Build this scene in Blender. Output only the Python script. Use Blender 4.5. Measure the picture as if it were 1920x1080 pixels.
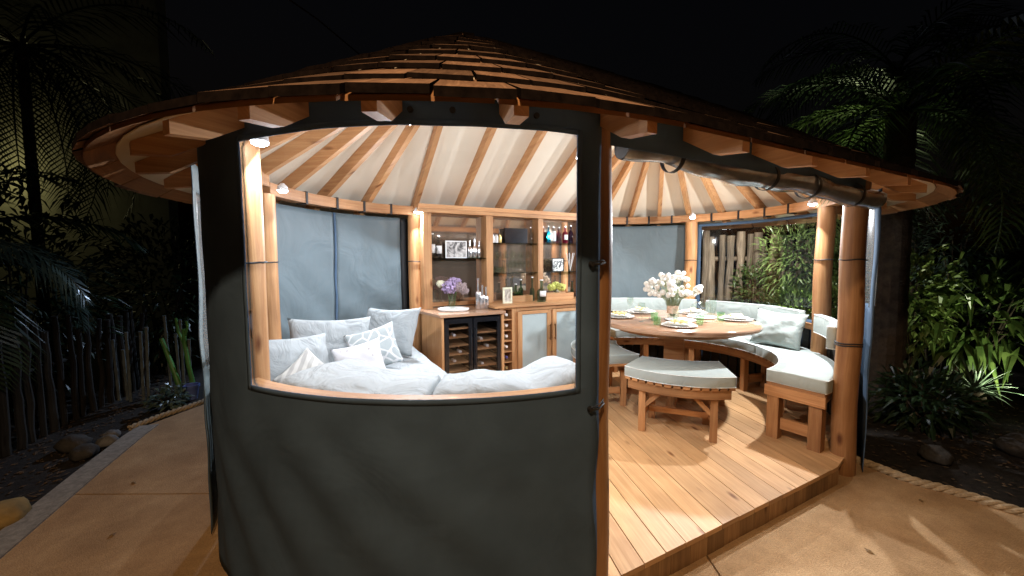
import bpy, math, random
from math import sin, cos, pi, radians, atan2, hypot, sqrt
from mathutils import Vector, Matrix, noise
random.seed(7)
S = bpy.context.scene
C = S.collection
for o in list(bpy.data.objects): bpy.data.objects.remove(o)

# ---------------------------------------------------------------- camera
cd = bpy.data.cameras.new('camera'); cam = bpy.data.objects.new('camera', cd); C.objects.link(cam)
cd.sensor_width = 36.0; cd.lens = 737.8/1920*36; cd.clip_start = .02; cd.clip_end = 300
cam.matrix_world = Matrix.Translation((0, 0, 1.6)) @ Matrix.Rotation(pi/2-.0691, 4, 'X') @ Matrix.Rotation(-.0042, 4, 'Z')
S.camera = cam
# ---------------------------------------------------------------- world: night sky
W = bpy.data.worlds.new('World'); S.world = W; W.use_nodes = True
wn = W.node_tree.nodes; wl = W.node_tree.links
sky = wn.new('ShaderNodeTexSky'); sky.sky_type = 'NISHITA'; sky.sun_disc = False
sky.sun_elevation = radians(-3); sky.sun_rotation = radians(150)
wn['Background'].inputs['Strength'].default_value = .03
wl.new(sky.outputs[0], wn['Background'].inputs[0])
moon = bpy.data.lights.new('moon', 'SUN'); moon.energy = .004; moon.angle = radians(.5); moon.color = (.75, .85, 1)
mo = bpy.data.objects.new('moon', moon); C.objects.link(mo); mo.rotation_euler = (radians(40), 0, radians(150))
# ---------------------------------------------------------------- lights of the place
def lamp(name, kind, loc, energy, col, radius=.03, target=None, angle=None, blend=.4, size=None):
    l = bpy.data.lights.new(name, kind); l.energy = energy; l.color = col
    if kind == 'AREA': l.size = size or .3
    else: l.shadow_soft_size = radius
    o = bpy.data.objects.new(name, l); C.objects.link(o); o.location = loc
    if target is not None:
        o.rotation_euler = (Vector(target)-Vector(loc)).to_track_quat('-Z', 'Y').to_euler()
    if kind == 'SPOT': l.spot_size = radians(angle or 90); l.spot_blend = blend
    return o
# warm porch lamp of the house behind the photographer
lamp('porch_light', 'SPOT', (-.2, -.8, 3.8), 310, (1, .66, .37), .07, (0, 2.2, 0), 96, .5)
# garden uplight in the bed on the right, and one by the neighbour's wall on the left
lamp('garden_uplight', 'SPOT', (4.98, 3.60, .18), 85, (.95, 1, .66), .03, (5.0, 4.8, .95), 84, .9)
lamp('palm_uplight', 'SPOT', (4.3, 6.3, .1), 420, (.88, 1, .5), .03, (3.75, 4.4, 3.1), 34, .7)
lamp('neighbour_lamp', 'POINT', (-11.4, 8.4, 3.6), 15, (1, .92, .45), .05)
lamp('added_path_fill', 'SPOT', (-3.3, 7.6, 2.7), 260, (.55, .72, 1), .04, (-3.4, 4.4, 0), 70, .8)  # added cool lamp, stands in for LED spill on the path
lamp('rear_flood', 'SPOT', (3.35, 5.75, 2.02), 130, (1, .96, .88), .03, (4.4, 6.9, 1.1), 130, .8)
S.view_settings.view_transform = 'Standard'; S.view_settings.look = 'None'
S.view_settings.exposure = .12; S.view_settings.gamma = 1; S.view_settings.use_curve_mapping = False
S.render.engine = 'CYCLES'
S.cycles.max_bounces = 10; S.cycles.transparent_max_bounces = 24; S.cycles.transmission_bounces = 8
S.cycles.caustics_reflective = False; S.cycles.caustics_refractive = False
S.cycles.sample_clamp_indirect = 3

# ---------------------------------------------------------------- materials
MATS = {}
def nt(name):
    m = bpy.data.materials.new(name); m.use_nodes = True; t = m.node_tree
    MATS[name] = m
    return m, t, t.nodes, t.links, t.nodes['Principled BSDF']
def N(t, kind, **kw):
    n = t.nodes.new(kind)
    for k, v in kw.items():
        if k in n.inputs: n.inputs[k].default_value = v
        else: setattr(n, k, v)
    return n
def ramp(t, stops):
    r = t.nodes.new('ShaderNodeValToRGB'); e = r.color_ramp.elements
    e[0].position, e[0].color = stops[0][0], (*stops[0][1], 1)
    e[1].position, e[1].color = stops[-1][0], (*stops[-1][1], 1)
    for p, c in stops[1:-1]:
        x = e.new(p); x.color = (*c, 1)
    return r
def wood(name, light, dark, rough=.55, knots=True, grain=(1.2, 26), bump=.15, vary=.35, spec=.35):
    m, t, n, l, b = nt(name)
    uv = N(t, 'ShaderNodeUVMap'); oi = N(t, 'ShaderNodeObjectInfo')
    mul = N(t, 'ShaderNodeVectorMath', operation='SCALE'); mul.inputs[0].default_value = (37.1, 53.7, 11.3)
    l.new(oi.outputs['Random'], mul.inputs['Scale'])
    mp = N(t, 'ShaderNodeMapping'); mp.inputs['Scale'].default_value = (grain[0], grain[1], 1)
    l.new(uv.outputs[0], mp.inputs[0])
    ad = N(t, 'ShaderNodeVectorMath', operation='ADD'); l.new(mp.outputs[0], ad.inputs[0]); l.new(mul.outputs[0], ad.inputs[1])
    ns = N(t, 'ShaderNodeTexNoise', Scale=1.6, Detail=6.0, Roughness=.62, Distortion=.8); l.new(ad.outputs[0], ns.inputs['Vector'])
    r = ramp(t, [(.3, dark), (.52, tuple((a+c)/2 for a, c in zip(light, dark))), (.68, light)]); l.new(ns.outputs[0], r.inputs[0])
    out = r.outputs[0]
    ad2 = N(t, 'ShaderNodeVectorMath', operation='ADD'); l.new(uv.outputs[0], ad2.inputs[0]); l.new(mul.outputs[0], ad2.inputs[1])
    if knots:
        mk = N(t, 'ShaderNodeMapping'); mk.inputs['Scale'].default_value = (2.6, 7.5, 1); l.new(ad2.outputs[0], mk.inputs[0])
        vo = N(t, 'ShaderNodeTexVoronoi', Scale=1.0); l.new(mk.outputs[0], vo.inputs['Vector'])
        kr = ramp(t, [(.05, (1, 1, 1)), (.16, (0, 0, 0))]); l.new(vo.outputs['Distance'], kr.inputs[0])
        mx = N(t, 'ShaderNodeMixRGB', blend_type='MULTIPLY'); mx.inputs[2].default_value = (.35, .22, .14, 1)
        l.new(kr.outputs[0], mx.inputs[0]); l.new(out, mx.inputs[1]); out = mx.outputs[0]
    # broad blotches along the board
    n2 = N(t, 'ShaderNodeTexNoise', Scale=2.3, Detail=3.0); l.new(ad2.outputs[0], n2.inputs['Vector'])
    r2 = ramp(t, [(.3, (.72, .68, .62)), (.65, (1.08, 1.05, 1.0))]); l.new(n2.outputs[0], r2.inputs[0])
    m2 = N(t, 'ShaderNodeMixRGB', blend_type='MULTIPLY', Fac=.8); l.new(out, m2.inputs[1]); l.new(r2.outputs[0], m2.inputs[2])
    hs = N(t, 'ShaderNodeHueSaturation'); l.new(m2.outputs[0], hs.inputs['Color'])
    mr = N(t, 'ShaderNodeMapRange'); mr.inputs['To Min'].default_value = 1-vary; mr.inputs['To Max'].default_value = 1+vary*.55
    l.new(oi.outputs['Random'], mr.inputs['Value']); l.new(mr.outputs[0], hs.inputs['Value'])
    l.new(hs.outputs[0], b.inputs['Base Color'])
    b.inputs['Roughness'].default_value = rough; b.inputs['Specular IOR Level'].default_value = spec
    bp = N(t, 'ShaderNodeBump', Strength=bump, Distance=.004); l.new(ns.outputs[0], bp.inputs['Height']); l.new(bp.outputs[0], b.inputs['Normal'])
    return m
def plain(name, col, rough=.5, metal=0, noise_amt=.12, scale=12, bump=0, spec=.4, bscale=None):
    m, t, n, l, b = nt(name)
    tc = N(t, 'ShaderNodeTexCoord')
    ns = N(t, 'ShaderNodeTexNoise', Scale=scale, Detail=5.0, Roughness=.6); l.new(tc.outputs['Object'], ns.inputs['Vector'])
    lo = tuple(c*(1-noise_amt) for c in col); hi = tuple(min(1, c*(1+noise_amt)) for c in col)
    r = ramp(t, [(.32, lo), (.68, hi)]); l.new(ns.outputs[0], r.inputs[0]); l.new(r.outputs[0], b.inputs['Base Color'])
    b.inputs['Roughness'].default_value = rough; b.inputs['Metallic'].default_value = metal; b.inputs['Specular IOR Level'].default_value = spec
    if bump:
        nb = N(t, 'ShaderNodeTexNoise', Scale=bscale or scale*3, Detail=4.0); l.new(tc.outputs['Object'], nb.inputs['Vector'])
        bp = N(t, 'ShaderNodeBump', Strength=bump, Distance=.01); l.new(nb.outputs[0], bp.inputs['Height']); l.new(bp.outputs[0], b.inputs['Normal'])
    return m
def glassy(name, col=(1, 1, 1), ior=1.3, rough=.02, clear=.9, bump=.0, bscale=6):
    """thin clear sheet or glass: see-through plus a Fresnel gloss"""
    m, t, n, l, b = nt(name); n.remove(b)
    tr = N(t, 'ShaderNodeBsdfTransparent'); tr.inputs[0].default_value = (*[c*clear for c in col], 1)
    gl = N(t, 'ShaderNodeBsdfGlossy'); gl.inputs['Roughness'].default_value = rough; gl.inputs[0].default_value = (1, 1, 1, 1)
    fr = N(t, 'ShaderNodeLayerWeight'); fr.inputs['Blend'].default_value = .5; pw_ = N(t, 'ShaderNodeMath', operation='POWER'); pw_.inputs[1].default_value = 5
    f0 = ((ior-1)/(ior+1))**2; mr_ = N(t, 'ShaderNodeMapRange'); mr_.inputs['To Min'].default_value = f0; l.new(fr.outputs['Facing'], pw_.inputs[0]); l.new(pw_.outputs[0], mr_.inputs['Value']); mx = N(t, 'ShaderNodeMixShader')
    l.new(mr_.outputs[0], mx.inputs[0]); l.new(tr.outputs[0], mx.inputs[1]); l.new(gl.outputs[0], mx.inputs[2])
    l.new(mx.outputs[0], n['Material Output'].inputs[0])
    if bump:
        tc = N(t, 'ShaderNodeTexCoord'); nb = N(t, 'ShaderNodeTexNoise', Scale=bscale, Detail=3.0, Distortion=1.5); l.new(tc.outputs['Object'], nb.inputs['Vector'])
        bp = N(t, 'ShaderNodeBump', Strength=bump, Distance=.03); l.new(nb.outputs[0], bp.inputs['Height'])
        l.new(bp.outputs[0], gl.inputs['Normal']); l.new(bp.outputs[0], fr.inputs['Normal'])
    return m
def fabric(name, col, weave=260, rough=.85, fold=.0, foldscale=3, noise_amt=.06, sheen=.0, spec=.3):
    m, t, n, l, b = nt(name)
    tc = N(t, 'ShaderNodeTexCoord')
    ns = N(t, 'ShaderNodeTexNoise', Scale=4.0, Detail=4.0); l.new(tc.outputs['Object'], ns.inputs['Vector'])
    r = ramp(t, [(.3, tuple(c*(1-noise_amt) for c in col)), (.7, tuple(c*(1+noise_amt) for c in col))]); l.new(ns.outputs[0], r.inputs[0])
    l.new(r.outputs[0], b.inputs['Base Color'])
    b.inputs['Roughness'].default_value = rough; b.inputs['Specular IOR Level'].default_value = spec
    nw = N(t, 'ShaderNodeTexNoise', Scale=float(weave), Detail=2.0); l.new(tc.outputs['Object'], nw.inputs['Vector'])
    bp = N(t, 'ShaderNodeBump', Strength=.12, Distance=.002); l.new(nw.outputs[0], bp.inputs['Height'])
    last = bp
    if fold:
        nf_ = N(t, 'ShaderNodeTexNoise', Scale=float(foldscale), Detail=3.0, Distortion=1.2); l.new(tc.outputs['Object'], nf_.inputs['Vector'])
        b2 = N(t, 'ShaderNodeBump', Strength=fold, Distance=.03); l.new(nf_.outputs[0], b2.inputs['Height']); l.new(bp.outputs[0], b2.inputs['Normal']); last = b2
    l.new(last.outputs[0], b.inputs['Normal'])
    return m
def emis(name, col, strength):
    m, t, n, l, b = nt(name)
    b.inputs['Base Color'].default_value = (*col, 1); b.inputs['Emission Color'].default_value = (*col, 1); b.inputs['Emission Strength'].default_value = strength
    return m
def leafmat(name, col, col2, rough=.38, trans=.25):
    m, t, n, l, b = nt(name)
    tc = N(t, 'ShaderNodeTexCoord'); ns = N(t, 'ShaderNodeTexNoise', Scale=7.0, Detail=3.0); l.new(tc.outputs['Object'], ns.inputs['Vector'])
    r = ramp(t, [(.35, col), (.65, col2)]); l.new(ns.outputs[0], r.inputs[0]); l.new(r.outputs[0], b.inputs['Base Color'])
    b.inputs['Roughness'].default_value = rough
    tl = N(t, 'ShaderNodeBsdfTranslucent'); l.new(r.outputs[0], tl.inputs[0])
    mx = N(t, 'ShaderNodeMixShader', Fac=trans); l.new(b.outputs[0], mx.inputs[1]); l.new(tl.outputs[0], mx.inputs[2])
    l.new(mx.outputs[0], n['Material Output'].inputs[0])
    return m
M_cedar = wood('cedar', (.58, .32, .15), (.36, .165, .065))
M_post = wood('post_cedar', (.66, .37, .17), (.38, .17, .065), grain=(.9, 20), bump=.5, rough=.5)
M_pine = wood('pine', (.62, .36, .17), (.42, .20, .085), vary=.12)
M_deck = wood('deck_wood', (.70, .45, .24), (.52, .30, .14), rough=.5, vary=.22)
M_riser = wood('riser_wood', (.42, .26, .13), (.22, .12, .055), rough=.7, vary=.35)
M_shingle = wood('shingle_wood', (.36, .22, .145), (.15, .085, .055), rough=.8, vary=.5, knots=False, grain=(3, 30))
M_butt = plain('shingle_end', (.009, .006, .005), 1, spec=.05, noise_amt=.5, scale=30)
M_eave = wood('eave_wood', (.50, .26, .11), (.30, .14, .055), rough=.7, vary=.3)
M_table = wood('table_wood', (.52, .34, .23), (.34, .20, .13), rough=.12, vary=.1, spec=.6, bump=.05)
M_lining = plain('cream_lining', (.80, .72, .58), .8, noise_amt=.03, scale=3)
M_screen_shade = fabric('shaded_screen_fabric', (.070, .112, .172), fold=.4, foldscale=2.6, rough=.85, spec=.1, noise_amt=.14)  # same cloth as the next, with outdoor shade darkened into the colour
M_screen_lit = fabric('lit_screen_fabric', (.118, .155, .172), fold=.7, foldscale=2.5, rough=.6)  # the cloth in its lamplit tone, for inner faces and rear screens
M_hazy, t, n, l, b = nt('hazy_vinyl'); b.inputs['Base Color'].default_value = (.22, .24, .25, 1); b.inputs['Roughness'].default_value = .25
tr_ = N(t, 'ShaderNodeBsdfTransparent'); mx_ = N(t, 'ShaderNodeMixShader', Fac=.38); nn0 = N(t, 'ShaderNodeTexNoise', Scale=3.0, Detail=3.0); rr0 = ramp(t, [(.3, (.15, .15, .15)), (.7, (.6, .6, .6))]); l.new(nn0.outputs[0], rr0.inputs[0]); l.new(rr0.outputs[0], mx_.inputs[0]); l.new(tr_.outputs[0], mx_.inputs[1]); l.new(b.outputs[0], mx_.inputs[2]); l.new(mx_.outputs[0], n['Material Output'].inputs[0])
M_black = plain('black_webbing', (.012, .012, .013), .6)
M_vinyl = glassy('clear_vinyl', (.95, .97, 1), 1.3, .05, .95)
M_rollv = plain('rolled_vinyl', (.38, .41, .44), .17, metal=.6, noise_amt=.4, scale=5, bump=.25, bscale=7, spec=1)
M_cush = fabric('cushion_fabric', (.335, .36, .365), fold=1.0, foldscale=6)
M_cush2 = fabric('bench_cushion_fabric', (.36, .41, .395), fold=.5, foldscale=5)
M_pipe = plain('piping', (.66, .70, .69), .7)
M_glass = glassy('glass', (.97, 1, .98), 1.5, .01, .95)
M_greeng = glassy('green_glass', (.84, .98, .86), 1.5, .02, .97)
M_shelfg = glassy('shelf_glass', (.55, .7, .66), 1.5, .02, .85)
M_white = plain('white_ceramic', (.82, .82, .80), .2, noise_amt=.02)
M_led = emis('led_lens', (.86, .92, 1), 60)
M_housing = plain('lamp_housing', (.7, .7, .7), .4)
M_mirror = plain('mirror', (.46, .35, .26), .05, metal=.8, noise_amt=.05, scale=2)  # brown diffuse base put in for a brown reflection
M_cooler = plain('cooler_black', (.012, .013, .016), .15, spec=.6)
M_coolglass = glassy('cooler_glass', (.85, .85, .87), 1.5, .02, .95)
M_frost = plain('frosted_glass', (.42, .50, .50), .35, noise_amt=.03, spec=.5)
M_brass = plain('bronze', (.22, .12, .06), .35, metal=.8)
M_silver = plain('silver', (.75, .75, .76), .18, metal=1)
M_soil = plain('soil', (.018, .014, .011), 1, noise_amt=.6, scale=18, bump=.8)
M_rope = plain('rope', (.42, .32, .20), .9, noise_amt=.25, scale=60, bump=.4)

# ---------------------------------------------------------------- mesh builder
OFF = {}
class MB:
    def __init__(s): s.v = []; s.f = []; s.uv = []; s.mi = []
    def add(s, vs, fs, uvs=None, mi=0):
        o = len(s.v); s.v += [tuple(v) for v in vs]
        for k, f in enumerate(fs):
            s.f.append([o+i for i in f]); s.mi.append(mi)
            s.uv.append(uvs[k] if uvs else [(0, 0)]*len(f))
        return s
    def hexa(s, p, mi=0, top_mi=None):
        """8 corners: 0-3 bottom loop, 4-7 top loop; uv length runs 0->1"""
        p = [Vector(a) for a in p]
        fs = [(3, 2, 1, 0), (4, 5, 6, 7), (0, 1, 5, 4), (1, 2, 6, 5), (2, 3, 7, 6), (3, 0, 4, 7)]
        uvs = []; ax = (p[1]-p[0]).normalized()
        for f in fs:
            q = [p[i] for i in f]; nn = (q[1]-q[0]).cross(q[2]-q[0]); 
            if nn.length < 1e-9: nn = Vector((0, 0, 1))
            b = nn.normalized().cross(ax)
            if b.length < .2: b = Vector((0, 0, 1)); 
            uvs.append([(a.dot(ax), a.dot(b)) for a in q])
        s.add(p, fs, uvs, mi); return s
    def beam(s, a, b, w, h, up=(0, 0, 1), mi=0):
        a = Vector(a); b = Vector(b); d = (b-a).normalized(); up = Vector(up)
        sd = d.cross(up); 
        if sd.length < 1e-4: sd = d.cross(Vector((0, 1, 0)))
        sd.normalize(); u = sd.cross(d).normalized(); sd = sd*w/2; u = u*h/2
        return s.hexa([a-sd-u, b-sd-u, b+sd-u, a+sd-u, a-sd+u, b-sd+u, b+sd+u, a+sd+u], mi)
    def box(s, c, size, rz=0, mi=0):
        c = Vector(c); ex = Vector((cos(rz), sin(rz), 0))*size[0]/2; ey = Vector((-sin(rz), cos(rz), 0))*size[1]/2; ez = Vector((0, 0, size[2]/2))
        return s.hexa([c-ex-ey-ez, c+ex-ey-ez, c+ex+ey-ez, c-ex+ey-ez, c-ex-ey+ez, c+ex-ey+ez, c+ex+ey+ez, c-ex+ey+ez], mi)
    def tube(s, path, rad, n=8, cap=True, closed=False, mi=0):
        path = [Vector(p) for p in path]; m = len(path); rings = []; L = 0; ls = []
        prev = None
        for i, p in enumerate(path):
            if closed: t = path[(i+1) % m]-path[i-1]
            else: t = path[min(i+1, m-1)]-path[max(i-1, 0)]
            t.normalize()
            if prev is None:
                a = t.orthogonal().normalized()
            else:
                a = (prev-t*prev.dot(t)).normalized()
            prev = a; b = t.cross(a); r = rad(i/(m-1)) if callable(rad) else (rad[i] if isinstance(rad, (list, tuple)) else rad)
            if i: L += (path[i]-path[i-1]).length
            ls.append(L); rings.append([p+(a*cos(2*pi*k/n)+b*sin(2*pi*k/n))*r for k in range(n)])
        o = len(s.v); 
        for rg in rings: s.v += [tuple(v) for v in rg]
        rr = .05
        for i in range(m if closed else m-1):
            j = (i+1) % m
            for k in range(n):
                k2 = (k+1) % n
                s.f.append([o+i*n+k, o+i*n+k2, o+j*n+k2, o+j*n+k]); s.mi.append(mi)
                s.uv.append([(ls[i], k/n*.4), (ls[i], (k+1)/n*.4), (ls[j] if j else ls[-1], (k+1)/n*.4), (ls[j] if j else ls[-1], k/n*.4)])
        if cap and not closed:
            s.f.append([o+k for k in range(n)][::-1]); s.uv.append([(.1*cos(2*pi*k/n), .1*sin(2*pi*k/n)) for k in range(n)]); s.mi.append(mi)
            s.f.append([o+(m-1)*n+k for k in range(n)]); s.uv.append([(.1*cos(2*pi*k/n), .1*sin(2*pi*k/n)) for k in range(n)]); s.mi.append(mi)
        return s
    def lathe(s, prof, c=(0, 0, 0), n=20, mi=0):
        c = Vector(c); o = len(s.v); m = len(prof)
        for r, z in prof:
            for k in range(n): s.v.append((c.x+r*cos(2*pi*k/n), c.y+r*sin(2*pi*k/n), c.z+z))
        for i in range(m-1):
            for k in range(n):
                k2 = (k+1) % n
                s.f.append([o+i*n+k, o+i*n+k2, o+(i+1)*n+k2, o+(i+1)*n+k]); s.mi.append(mi)
                s.uv.append([(prof[i][1], k/n), (prof[i][1], (k+1)/n), (prof[i+1][1], (k+1)/n), (prof[i+1][1], k/n)])
        if prof[0][0] > 1e-5: s.f.append([o+k for k in range(n)][::-1]); s.uv.append([(prof[0][0]*cos(2*pi*k/n), prof[0][0]*sin(2*pi*k/n)) for k in range(n)][::-1]); s.mi.append(mi)
        if prof[-1][0] > 1e-5: s.f.append([o+(m-1)*n+k for k in range(n)]); s.uv.append([(prof[-1][0]*cos(2*pi*k/n), prof[-1][0]*sin(2*pi*k/n)) for k in range(n)]); s.mi.append(mi)
        return s
    def sweep(s, P, ss, prof, mi=0, closed=False):
        """sweep a closed (r,z) profile along stations ss; P(s,r)->(x,y)"""
        m = len(prof); o = len(s.v); L = 0; ls = []; last = None
        rm = sum(p[0] for p in prof)/m
        for q in ss:
            c = Vector(P(q, rm)); L += (c-last).length if last is not None else 0; last = c; ls.append(L)
            for r, z in prof:
                x, y = P(q, r); s.v.append((x, y, z))
        pl = [0]
        for i in range(m): pl.append(pl[-1]+hypot(prof[(i+1) % m][0]-prof[i][0], prof[(i+1) % m][1]-prof[i][1]))
        for i in range(len(ss)-1):
            for k in range(m):
                k2 = (k+1) % m
                s.f.append([o+i*m+k, o+(i+1)*m+k, o+(i+1)*m+k2, o+i*m+k2]); s.mi.append(mi)
                s.uv.append([(ls[i], pl[k]), (ls[i+1], pl[k]), (ls[i+1], pl[k+1]), (ls[i], pl[k+1])])
        if not closed:
            e = len(ss)-1
            s.f.append([o+k for k in range(m)]); s.uv.append([(p[0], p[1]) for p in prof]); s.mi.append(mi)
            s.f.append([o+e*m+k for k in range(m)][::-1]); s.uv.append([(p[0], p[1]) for p in prof][::-1]); s.mi.append(mi)
        return s
    def grid(s, fn, nu, nv, mi=0, skip=None, uvfn=None):
        o = len(s.v)
        for j in range(nv+1):
            for i in range(nu+1): s.v.append(tuple(fn(i/nu, j/nv)))
        for j in range(nv):
            for i in range(nu):
                if skip and skip((i+.5)/nu, (j+.5)/nv): continue
                a = o+j*(nu+1)+i; s.f.append([a, a+1, a+nu+2, a+nu+1]); s.mi.append(mi)
                q = [(i/nu, j/nv), ((i+1)/nu, j/nv), ((i+1)/nu, (j+1)/nv), (i/nu, (j+1)/nv)]
                s.uv.append([uvfn(*k) for k in q] if uvfn else q)
        return s
    def build(s, name, mats, parent=None, smooth=False, loc=None, kind=None, label=None, sharp=35, solid=None, fix=True):
        if not isinstance(mats, (list, tuple)): mats = [mats]
        me = bpy.data.meshes.new(name)
        if parent is not None: off = OFF[parent]
        else: off = Vector(loc) if loc is not None else Vector((0, 0, 0))
        me.from_pydata([tuple(Vector(v)-off) for v in s.v], [], s.f)
        ul = me.uv_layers.new(name='UVMap'); k = 0
        flat = []
        for q in s.uv:
            for a in q: flat += [a[0], a[1]]
        if len(flat) == len(me.loops)*2: ul.data.foreach_set('uv', flat)
        for m in mats: me.materials.append(m)
        me.polygons.foreach_set('material_index', s.mi)
        me.update()
        if fix:
            import bmesh
            bm = bmesh.new(); bm.from_mesh(me); bmesh.ops.recalc_face_normals(bm, faces=bm.faces); bm.to_mesh(me); bm.free()
        if smooth:
            me.polygons.foreach_set('use_smooth', [True]*len(me.polygons))
            if sharp < 180: me.set_sharp_from_angle(angle=radians(sharp))
        o = bpy.data.objects.new(name, me); C.objects.link(o)
        if parent is not None: o.parent = parent; OFF[o] = off
        else: o.location = off; OFF[o] = off
        if kind: o['kind'] = kind
        if label: o['label'] = label
        if solid:
            md = o.modifiers.new('thickness', 'SOLIDIFY'); md.thickness = solid; md.offset = 0; md.material_offset = 1 if len(mats) > 1 else 0
        return o
def thing(name, label, cat, loc=(0, 0, 0), group=None):
    o = bpy.data.objects.new(name, None); C.objects.link(o); o.location = loc; o.empty_display_size = .1
    OFF[o] = Vector(loc); o['label'] = label; o['category'] = cat
    if group: o['group'] = group
    return o
def tag(o, label, cat, group=None):
    o['label'] = label; o['category'] = cat
    if group: o['group'] = group
    return o
def struct(o, kind='structure'): o['kind'] = kind; return o

# ---------------------------------------------------------------- gazebo plan: two half circles joined by straights
c1 = Vector((-.358, 3.042)); c2 = Vector((1.538, 4.030)); R = 1.49
LL = (c2-c1).length; ex_ = (c2-c1)/LL; nf = Vector((ex_.y, -ex_.x)); A0 = atan2(nf.y, nf.x); T = 2*LL+2*pi*R
ANG = atan2(ex_.y, ex_.x)
def P(s, r):
    s %= T
    if s < LL: q = c1+ex_*s+nf*r
    elif s < LL+pi*R: a = A0+(s-LL)/R; q = c2+Vector((cos(a), sin(a)))*r
    elif s < 2*LL+pi*R: q = c2-ex_*(s-LL-pi*R)-nf*r
    else: a = A0+pi+(s-2*LL-pi*R)/R; q = c1+Vector((cos(a), sin(a)))*r
    return q.x, q.y
def P3(s, r, z): x, y = P(s, r); return Vector((x, y, z))
def stations(a, b, step=.12):
    n = max(2, int(abs(b-a)/step)+1); return [a+(b-a)*i/(n-1) for i in range(n)]
S1 = LL; S2 = LL+pi*R; S3 = 2*LL+pi*R          # ends of the straights
DZ = .14                                     # deck top
# ================================================================ SETTING
# ---- soil ground sheet and paving slabs
g = MB(); g.grid(lambda u, v: ((u-.5)*160, (v-.5)*160+10, -.045 + (.02*noise.noise(Vector((u*900, v*900, 0))) if abs(u-.5) < .06 and abs(v-.45) < .1 else 0)), 160, 160)
struct(g.build('ground', M_soil, smooth=True))
M_pave, t, n, l, b = nt('paving'); tc = N(t, 'ShaderNodeTexCoord')
a1 = N(t, 'ShaderNodeTexNoise', Scale=2.2, Detail=8.0, Roughness=.7); l.new(tc.outputs['Object'], a1.inputs['Vector'])
r1 = ramp(t, [(.28, (.34, .205, .10)), (.5, (.47, .305, .16)), (.72, (.58, .40, .23))]); l.new(a1.outputs[0], r1.inputs[0])
a2 = N(t, 'ShaderNodeTexVoronoi', Scale=170.0); l.new(tc.outputs['Object'], a2.inputs['Vector'])
r2 = ramp(t, [(.1, (.75, .72, .68)), (.6, (1.15, 1.12, 1.05))]); l.new(a2.outputs['Distance'], r2.inputs[0])
mm = N(t, 'ShaderNodeMixRGB', blend_type='MULTIPLY', Fac=.8); l.new(r1.outputs[0], mm.inputs[1]); l.new(r2.outputs[0], mm.inputs[2])
a3 = N(t, 'ShaderNodeTexNoise', Scale=.9, Detail=9.0, Roughness=.75, Distortion=.6); l.new(tc.outputs['Object'], a3.inputs['Vector']); r3 = ramp(t, [(.38, (.55, .52, .48)), (.56, (1, 1, 1))]); l.new(a3.outputs[0], r3.inputs[0])
m3 = N(t, 'ShaderNodeMixRGB', blend_type='MULTIPLY', Fac=.4); l.new(mm.outputs[0], m3.inputs[1]); l.new(r3.outputs[0], m3.inputs[2])
l.new(m3.outputs[0], b.inputs['Base Color']); b.inputs['Roughness'].default_value = .85
bp = N(t, 'ShaderNodeBump', Strength=.5, Distance=.006); l.new(a2.outputs['Distance'], bp.inputs['Height']); l.new(bp.outputs[0], b.inputs['Normal'])
def clip(poly, a, b_, c):
    out = []
    for i in range(len(poly)):
        p, q = poly[i], poly[(i+1) % len(poly)]; dp = a*p[0]+b_*p[1]-c; dq = a*q[0]+b_*q[1]-c
        if dp <= 0: out.append(p)
        if dp*dq < 0: k = dp/(dp-dq); out.append((p[0]+(q[0]-p[0])*k, p[1]+(q[1]-p[1])*k))
    return out
pave = [(-.6, -3.2), (5.4, -3.2), (4.4, .2), (3.72, 1.55), (3.17, 2.33), (2.96, 2.62), (2.80, 2.76), (2.72, 3.0), (2.55, 3.6), (2.2, 5.6), (-3.0, 6.4), (-3.42, 5.2), (-3.47, 4.4), (-3.60, 3.74), (-3.52, 3.5), (-3.28, 2.9), (-2.98, 2.2), (-2.3, .6)]
pv = bpy.data.objects.new('paving', None); C.objects.link(pv); OFF[pv] = Vector((0, 0, 0)); pv['kind'] = 'structure'
xs = [-9, -3.75, -1.35, 1.05, 3.45, 6]; ys = [-9, -2.2, .2, 2.62, 5.0, 9]
for i in range(5):
    ys = [-9, -2.2, .2, 2.62, 5.0, 9] if i < 3 else [-9, -3, -.4, 3.6, 5.6, 9]
    for j in range(5):
        q = pave; sk = .09*1
        x0, x1, y0, y1 = xs[i]+.006, xs[i+1]-.006, ys[j]+.006, ys[j+1]-.006
        q = clip(q, -1, .13*0, -x0)
        if q: q = clip(q, 1, 0, x1)
        if q: q = clip(q, -.12, -1, -(y0)) if False else clip(q, 0, -1, -y0)
        if q: q = clip(q, 0, 1, y1)
        if len(q) > 2:
            m = MB(); k = len(q)
            m.add([(a[0], a[1], 0) for a in q]+[(a[0], a[1], -.07) for a in q], [list(range(k))]+[[a, (a+1) % k, k+(a+1) % k, k+a][::-1] for a in range(k)])
            m.build('slab', M_pave, pv)
# lighter kerb strip along the left edge of the path
M_kerb = plain('kerb_concrete', (.30, .28, .25), .9, noise_amt=.25, scale=30, bump=.3)
m = MB(); kp = [(-2.3, .6), (-2.98, 2.2), (-3.28, 2.9), (-3.52, 3.5), (-3.60, 3.74)]
for i in range(len(kp)-1):
    a, b_ = Vector(kp[i]), Vector(kp[i+1]); nn = Vector((-(b_-a).y, (b_-a).x)).normalized()
    o1 = nn*.05; 
    m.hexa([(*(a+o1), -.05), (*(b_+o1), -.05), (*(b_-nn*.12), -.05), (*(a-nn*.12), -.05), (*(a+o1), .012), (*(b_+o1), .012), (*(b_-nn*.12), .012), (*(a-nn*.12), .012)])
struct(m.build('kerb', M_kerb))

# ================================================================ GAZEBO
G = thing('gazebo', 'round-ended wooden gazebo with a shingle roof, cedar posts and raised board deck', 'gazebo', (c1.x+.9, c1.y+.5, 0))
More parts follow.
